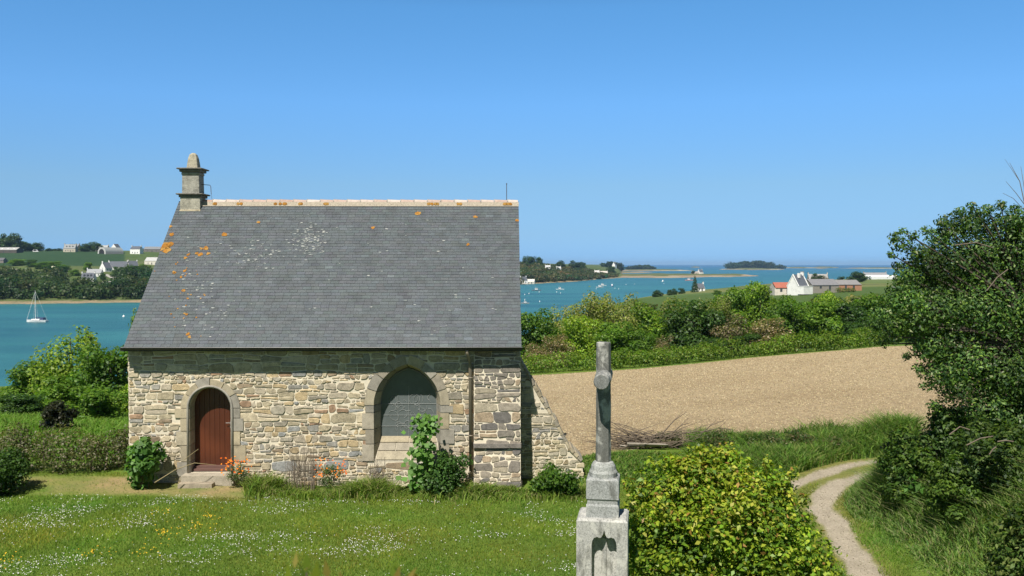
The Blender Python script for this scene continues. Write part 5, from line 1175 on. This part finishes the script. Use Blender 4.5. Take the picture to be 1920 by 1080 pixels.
house(218, 1210, 9, 9, 4.5, 5.4, 'white triangular gable among grey roofs on the skyline', R_(75), wins=1, chim=0)
house(193, 1200, 16, 10, 4.2, 3.6, 'grey-roofed farm building behind the curved barn', R_(5), wall=(.45, .43, .38), roofc=(.36, .36, .35), wins=3, chim=1)
house(257, 1130, 13, 9, 6.0, 3.4, 'tall white farmhouse with dark roof near the chapel roof edge', R_(-6), wins=3)
house(288, 1190, 22, 10, 3.8, 3.2, 'long dark-grey roofed farm shed beside the chapel roof edge', R_(3), wall=(.16, .15, .14), roofc=(.2, .21, .22), name='shed', cat='shed', chim=0, wins=3)
house(289, 960, 17, 9, 4.0, 3.6, 'pale grey roofed stone barn right beside the chapel roof edge', R_(-8), wall=(.62, .58, .5), roofc=(.42, .42, .41), name='barn', cat='barn', chim=0, wins=3)
# curved barn
bp2 = gp(208, 1120); cb = empty('curved_barn', bp2, 'curved hangar barn with dark arched opening on the skyline', 'barn', rz=R_(-35)); mb = MB(); n = 10; W2 = 9; vs = []
for yy in (-12, 12):
    for i in range(n+1): a = math.pi*i/n; vs.append((W2*math.cos(a), yy, 2+6*math.sin(a)))
mb.add(vs, [(i, i+1, n+2+i, n+1+i) for i in range(n)], (.22, .24, .24)); mb.add([(-W2, -12, -3), (-W2, 12, -3), (-W2, 12, 2), (-W2, -12, 2), (W2, -12, -3), (W2, 12, -3), (W2, 12, 2), (W2, -12, 2)], [(0, 1, 2, 3), (4, 5, 6, 7)], (.3, .3, .3)); mb.build('roof', M_GREYROOF, cb)
mb = MB(); mb.add([(W2*math.cos(math.pi*i/n), -11.9, 2+6*math.sin(math.pi*i/n)) for i in range(n+1)]+[(-W2, -11.9, -3), (W2, -11.9, -3)], [tuple(range(n+3))], (.52, .52, .5)); mb.build('wall', M_GREYROOF, cb)
mb = MB(); mb.add([(6*math.cos(math.pi*i/n), -12.1, 1.5+4.5*math.sin(math.pi*i/n)) for i in range(n+1)]+[(-6, -12.1, -.5), (6, -12.1, -.5)], [tuple(range(n+3))], (.03, .03, .03)); mb.build('door', M_GREYROOF, cb)
house(101, 850, 4, 3.5, 2.2, 1.4, 'small yellow garden shed above the far wood', 0, wall=(.62, .60, .18), roofc=(.6, .58, .4), name='shed', cat='shed', chim=0, wins=1)
def vehicle(px, d, label, col, rz=0, L_=4.6, h=1.9):
    p = gp(px, d); root = empty('parked_car', p, label, 'car', rz=rz); mb = MB()
    pr = [(-L_/2, .35), (L_/2, .35), (L_/2, .95), (L_*.32, 1.05), (L_*.16, h), (-L_*.42, h), (-L_/2, 1.1)]
    mb.add([(x, y, z) for y in (-.9, .9) for x, z in pr], [tuple(range(7)), tuple(range(7, 14))[::-1]]+[(i, (i+1) % 7, 7+(i+1) % 7, 7+i) for i in range(7)], col); mb.build('body', M_GREYROOF, root)
    mb = MB(); mb.add([(x, y, z) for y in (-.92, .92) for x, z in [(-L_*.4, 1.1), (L_*.25, 1.1), (L_*.14, h-.12), (-L_*.4, h-.12)]], [(0, 1, 2, 3), (4, 5, 6, 7)], (.03, .03, .04)); mb.build('window', M_GREYROOF, root)
    for sx in (-1, 1):
        for sy in (-1, 1):
            wbm = MB(); wbm.tube([(sx*L_*.3, sy*.7, .33), (sx*L_*.3, sy*.93, .33)], .33, 10, (.02, .02, .02)); wbm.build('wheel', M_GREYROOF, root)
vehicle(68, 1130, 'white van parked at the top of the green field', (.8, .8, .8), 0, 7, 3.2)
vehicle(1589, 610, 'white car parked under the large round tree in the far pasture', (.8, .8, .8), .1, 5, 1.9)
# right bank buildings
house(1496, 372, 6.6, 5.6, 2.6, 4.6, 'white house with two steep white gables and dark slate roof beyond the copse', R_(36), chim=1, wins=2, name='gabled_house', lift=1.2)
hR = bpy.data.objects['gabled_house']
ex_ = MB(); ex_.box((-.6, -4.2, .9), (6.2, 2.8, 3.2), col=WHT); ex_.box((-.6, -4.2, 2.58), (6.4, 3.0, .16), col=(.7, .7, .68)); ex_.build('annexe', M_GREYROOF, hR)
gb2 = MB(); hk = 4.6/2.8
for s in (-1, 1):
    for q in (-1, 1):
        a0, y0_ = s*3.3, q*3.05; zl = 2.6-.25*hk
        gb2.add([(a0-.22, y0_, zl+.42), (a0+.22, y0_, zl+.42), (a0+.22, 0, 7.65), (a0-.22, 0, 7.65), (a0-.22, y0_, zl), (a0+.22, y0_, zl), (a0+.22, 0, 7.2), (a0-.22, 0, 7.2)], [(0, 1, 2, 3), (4, 5, 6, 7), (0, 3, 7, 4), (1, 2, 6, 5), (0, 1, 5, 4)], WHT)
gb2.box((-.6, -.9, 7.0), (.9, .9, 2.0), col=WHT); gb2.build('gable_coping', M_GREYROOF, hR)
house(1466, 378, 8.5, 6, 2.6, 2.0, 'low red-tiled building left of the white gabled house', R_(5), wall=(.6, .55, .48), roofc=(.36, .12, .08), name='outbuilding', cat='building', chim=0, wins=2, lift=.6)
house(1538, 400, 14, 8, 2.4, 2.4, 'grey slate-roofed barn right of the white gabled house', R_(14), wall=(.25, .23, .2), roofc=(.19, .19, .2), name='barn', cat='barn', chim=0, wins=2, lift=1.2)
house(1577, 430, 16, 10, 2.6, 2.0, 'wide grey-roofed shed with orange brick wall behind the copse', R_(6), wall=(.36, .18, .11), roofc=(.22, .215, .215), name='shed', cat='shed', chim=0, wins=3, lift=.6)
hl = gp(1587, 395); hedge_row('hedge', [((1568-960)/F*395, 395), ((1604-960)/F*395, 395)], .9, 2.0, 'clipped bright hedge in front of the orange brick shed', [(.16, .2, .03), (.2, .24, .04)], .5, 90, 26)
house(1533, 690, 15, 8, 3.6, 3.6, 'pale stone house behind the blossoming tree near the far shore', R_(-8), wall=(.50, .47, .42), roofc=(.30, .29, .28), wins=4)
house(1311, 640, 6.5, 6, 2.5, 3, 'white waterside cottage beside the pointed cypress', R_(10), wins=2, chim=1)
# greenhouse
gp_ = gp(1652, 900); gh = empty('greenhouse', gp_, 'long white greenhouse near the shore left of the big tree', 'greenhouse', rz=R_(6)); mb = MB()
for k in range(3):
    y0 = k*6-6; mb.add([(-15, y0-3, 0), (15, y0-3, 0), (15, y0-3, 2.6), (-15, y0-3, 2.6), (-15, y0, 4.2), (15, y0, 4.2), (-15, y0+3, 2.6), (15, y0+3, 2.6)], [(0, 1, 2, 3), (3, 2, 5, 4), (4, 5, 7, 6), (0, 3, 4, 6), (1, 2, 5, 7)], (.66, .68, .68))
mb.build('roof', M_GREYROOF, gh)
house(1640, 960, 26, 9, 4, 3, 'grey-roofed packing shed behind the long greenhouse', R_(6), wall=(.4, .39, .37), roofc=(.25, .25, .26), name='shed', cat='shed', chim=2, wins=3)
# headland houses
house(981, 1112, 9, 7, 4, 4, 'white house by the beach touching the chapel roof edge across the water', R_(30), wins=2)
house(995, 1120, 11, 7, 2.6, 3, 'low boathouse with a pale roof on the headland beach', R_(-10), wall=(.5, .48, .42), roofc=(.6, .58, .53), name='boathouse', cat='boathouse', chim=0, wins=2)
house(1027, 1480, 9, 7, 2.5, 2.5, 'white house high on the wooded headland, nearest the chapel', 0, wins=3, lift=7, roofc=(.5, .5, .5))
house(1047, 1500, 8, 6, 2.2, 2.4, 'small white house high on the headland, second from the chapel', R_(10), wins=2, lift=6, roofc=(.5, .5, .5))
house(1119, 1580, 9, 7, 2.6, 3, 'white house with pale roof at the low end of the headland', R_(5), wins=2, lift=4, roofc=(.55, .52, .5))
house(1131, 1640, 16, 8, 3, 3, 'low white buildings at the tip of the headland', R_(5), wins=3, lift=2, roofc=(.55, .5, .45))
house(1152, 2400, 11, 9, 6, 7, 'tall white house on the far point among dark pines', R_(60), wins=2, lift=3)
house(1313, 1905, 10, 8, 4, 5, 'lone white cottage on the sandy spit', R_(30), wins=2)
house(1303, 1900, 16, 7, 2, 2.4, 'low stone shed left of the lone cottage on the spit', 0, wall=(.42, .37, .3), roofc=(.36, .32, .28), name='shed', cat='shed', chim=0, wins=2)
tree_px('round', 1, 1299, 1890, 507, 9, 'small dark tree beside the lone cottage on the spit')
# lane and yards on the hillside
for nm, pts, wd, c_ in [('road', [(120, 722), (150, 722), (190, 728), (210, 752), (222, 770), (207, 800), (195, 815)], 6, (.42, .4, .36)), ('track', [(-20, 870), (20, 860), (55, 830)], 7, (.38, .36, .25))]:
    q = [((px-960)/F*d, d) for px, d in pts]; VV = []; 
    dense = [(a[0]+(b_[0]-a[0])*k/8, a[1]+(b_[1]-a[1])*k/8) for a, b_ in zip(q, q[1:]) for k in range(8)]+[q[-1]]
    for i, (x, y) in enumerate(dense):
        x2, y2 = dense[min(i+1, len(dense)-1)]; x1, y1 = dense[max(i-1, 0)]; nx, ny = -(y2-y1), x2-x1; l_ = math.hypot(nx, ny)
        for s in (-1, 1): xx, yy = x+s*nx/l_*wd/2, y+s*ny/l_*wd/2; VV.append((xx, yy, max(Hs(xx, yy), Hs(x, y))+.35))
    n = len(dense); tag(link_mesh(nm, VV, [(2*i, 2*i+1, 2*i+3, 2*i+2) for i in range(n-1)], plain(nm+'_surface', c_, .9, .15, .3)), kind='structure')

#=================================================================== BOATS AND BUOYS
def hull(mb, L_, B_, h, col, z0=-.35):
    st = [(-.5, .78, .95), (-.25, .98, .88), (0, 1, .86), (.25, .8, .92), (.42, .4, 1.02), (.5, .03, 1.12)]; vs = []
    for x, wv, hh in st:
        for y, z in ((-wv*B_/2, h*hh), (-wv*B_/2*.8, .05), (0, z0), (wv*B_/2*.8, .05), (wv*B_/2, h*hh)): vs.append((x*L_, y, z))
    fs = [(i*5+k, i*5+k+1, (i+1)*5+k+1, (i+1)*5+k) for i in range(5) for k in range(4)]+[(0, 1, 2, 3, 4)]+[(i*5+4, i*5, (i+1)*5, (i+1)*5+4) for i in range(5)]; mb.add(vs, fs, col)
def boat(px, py, L_, label, kind='motor', rz=0, col=(.8, .8, .8), name='motor_boat'):
    d = 25.06*F/(py-495); p = Vector(((px-960)/F*d, d, -20)); root = empty(name, p, label, 'boat', rz=rz); mb = MB(); hull(mb, L_, L_*.31, L_*.095, col); mb.build('hull', M_GREYROOF, root)
    mb = MB()
    if kind == 'sail':
        mb.add([(x*L_, y*L_*.1, z) for z in (.9, 1.35) for x, y in ((-.18, -1), (.12, -1), (.25, -.3), (.25, .3), (.12, 1), (-.18, 1))], [tuple(range(6, 12))]+[(i, (i+1) % 6, 6+(i+1) % 6, 6+i) for i in range(6)], (.75, .75, .74)); mb.build('cabin', M_GREYROOF, root)
        m = MB(); m.tube([(.06*L_, 0, .9), (.06*L_, 0, 13.6)], [.11, .07], 6, (.72, .72, .70)); m.tube([(.06*L_, -1, 6.5), (.06*L_, 1, 6.5)], .04, 4, (.7, .7, .7)); mast = m.build('mast', M_GREYROOF, root)
        m = MB(); m.tube([(.05*L_, 0, 1.9), (-.38*L_, 0, 1.85)], .22, 6, (.03, .05, .12)); m.build('boom', M_GREYROOF, root)
        m = MB()
        for e in ((.49*L_, 0, 1.1), (-.5*L_, 0, .9), (.05*L_, -1.4, .9), (.05*L_, 1.4, .9)): m.tube([(.06*L_, 0, 13.2), e], (.03 if e[0] < .4*L_ else .05), 3, (.7, .7, .68))
        m.build('rigging', M_GREYROOF, root); m = MB(); m.box((-.3*L_, 0, 1.5), (1.4, 1.8, .9), col=(.05, .07, .15)); m.build('spray_hood', M_GREYROOF, root)
    else:
        mb.box((-.02*L_, 0, L_*.19), (L_*.3, L_*.2, L_*.16), col=(.75, .75, .74)); mb.box((-.0*L_, 0, L_*.215), (L_*.31, L_*.205, L_*.05), col=(.04, .05, .06)); mb.build('cabin', M_GREYROOF, root)
        m = MB(); m.tube([(-.1*L_, 0, L_*.2), (-.1*L_, 0, L_*.5)], .05, 4, (.6, .6, .6)); m.build('mast', M_GREYROOF, root)
boat(68, 604, 9.6, 'white sailing yacht with furled sails moored in the estuary on the left', 'sail', R_(172), (.8, .8, .79), 'sailing_boat')
for a in [(1006, 545, 9, 'dark-hulled fishing boat nearest the chapel roof on the right channel', 0, (.16, .2, .25)), (1050, 543, 8, 'white and teal boat right of the dark-hulled fishing boat', 0, (.7, .75, .75)),
          (1125, 539, 8.5, 'white motor boat, nearer of the moored pair in mid channel', .4, (.8, .8, .8)), (1130, 536, 9, 'white motor boat, farther of the moored pair in mid channel', .2, (.8, .8, .8)),
          (1148, 537, 9, 'white cabin boat with dark hull right of the moored pair', 1.3, (.1, .15, .3)), (1243, 528, 8, 'small white boat alone below the spit', 1.2, (.75, .78, .78)),
          (1292, 526, 12, 'white and red boat moored left above the cypress', .1, (.8, .35, .3)), (985, 569, 5, 'small rowing boat near the shore beside the chapel roof', 0, (.5, .42, .42))]:
    boat(a[0], a[1], a[2], a[3], 'motor', a[4], a[5])
def buoy(px, py, label, col, r=.45, group=None):
    d = 25.06*F/(py-495); p = Vector(((px-960)/F*d, d, -20)); mb = MB(); mb.lathe([(r*.3, -.3), (r*.9, -.05), (r, .15), (r*.75, .5), (r*.2, .75), (.05, .95)], 10, col=col)
    o = mb.build('buoy', M_GREYROOF, None, True); o.location = p; tag(o, label, 'buoy', group)
buoy(170, 632, 'orange-red buoy in the water above the light green tree on the left', (.75, .12, .05), .75)
buoy(231, 594, 'white buoy near the far shore left of the chapel roof', (.85, .85, .85), .6)
for px, py in [(1112, 552), (984, 563), (992, 551), (1012, 566), (1011, 548), (1044, 548), (1051, 550), (1118, 542), (1153, 541), (1160, 542), (1190, 533), (1174, 534), (1245, 532), (984, 553)]:
    buoy(px, py, 'small white mooring buoy floating in the channel right of the chapel', (.75, .75, .75), .34, 'white mooring buoys in the right channel')

#=================================================================== HAZE
hz = MB(); S_ = 27000; z0_, z1_ = -29, 62
hz.add([(x, y, z) for z in (z0_, z1_) for x, y in ((-S_, -S_), (S_, -S_), (S_, S_), (-S_, S_))], [(3, 2, 1, 0), (4, 5, 6, 7), (0, 1, 5, 4), (1, 2, 6, 5), (2, 3, 7, 6), (3, 0, 4, 7)])
mh = bpy.data.materials.new('haze_air'); mh.use_nodes = True; t = mh.node_tree; t.nodes.clear(); ou = t.nodes.new('ShaderNodeOutputMaterial'); pv = t.nodes.new('ShaderNodeVolumePrincipled')
pv.inputs['Color'].default_value = (.42, .68, 1, 1); pv.inputs['Density'].default_value = .00005; pv.inputs['Anisotropy'].default_value = .0
t.links.new(pv.outputs[0], ou.inputs['Volume'])
ho = link_mesh('haze', hz.v, hz.f, mh); tag(ho, 'thin blue haze over the sea and far shore', 'haze', kind='stuff')
C.cycles.volume_bounces = 0
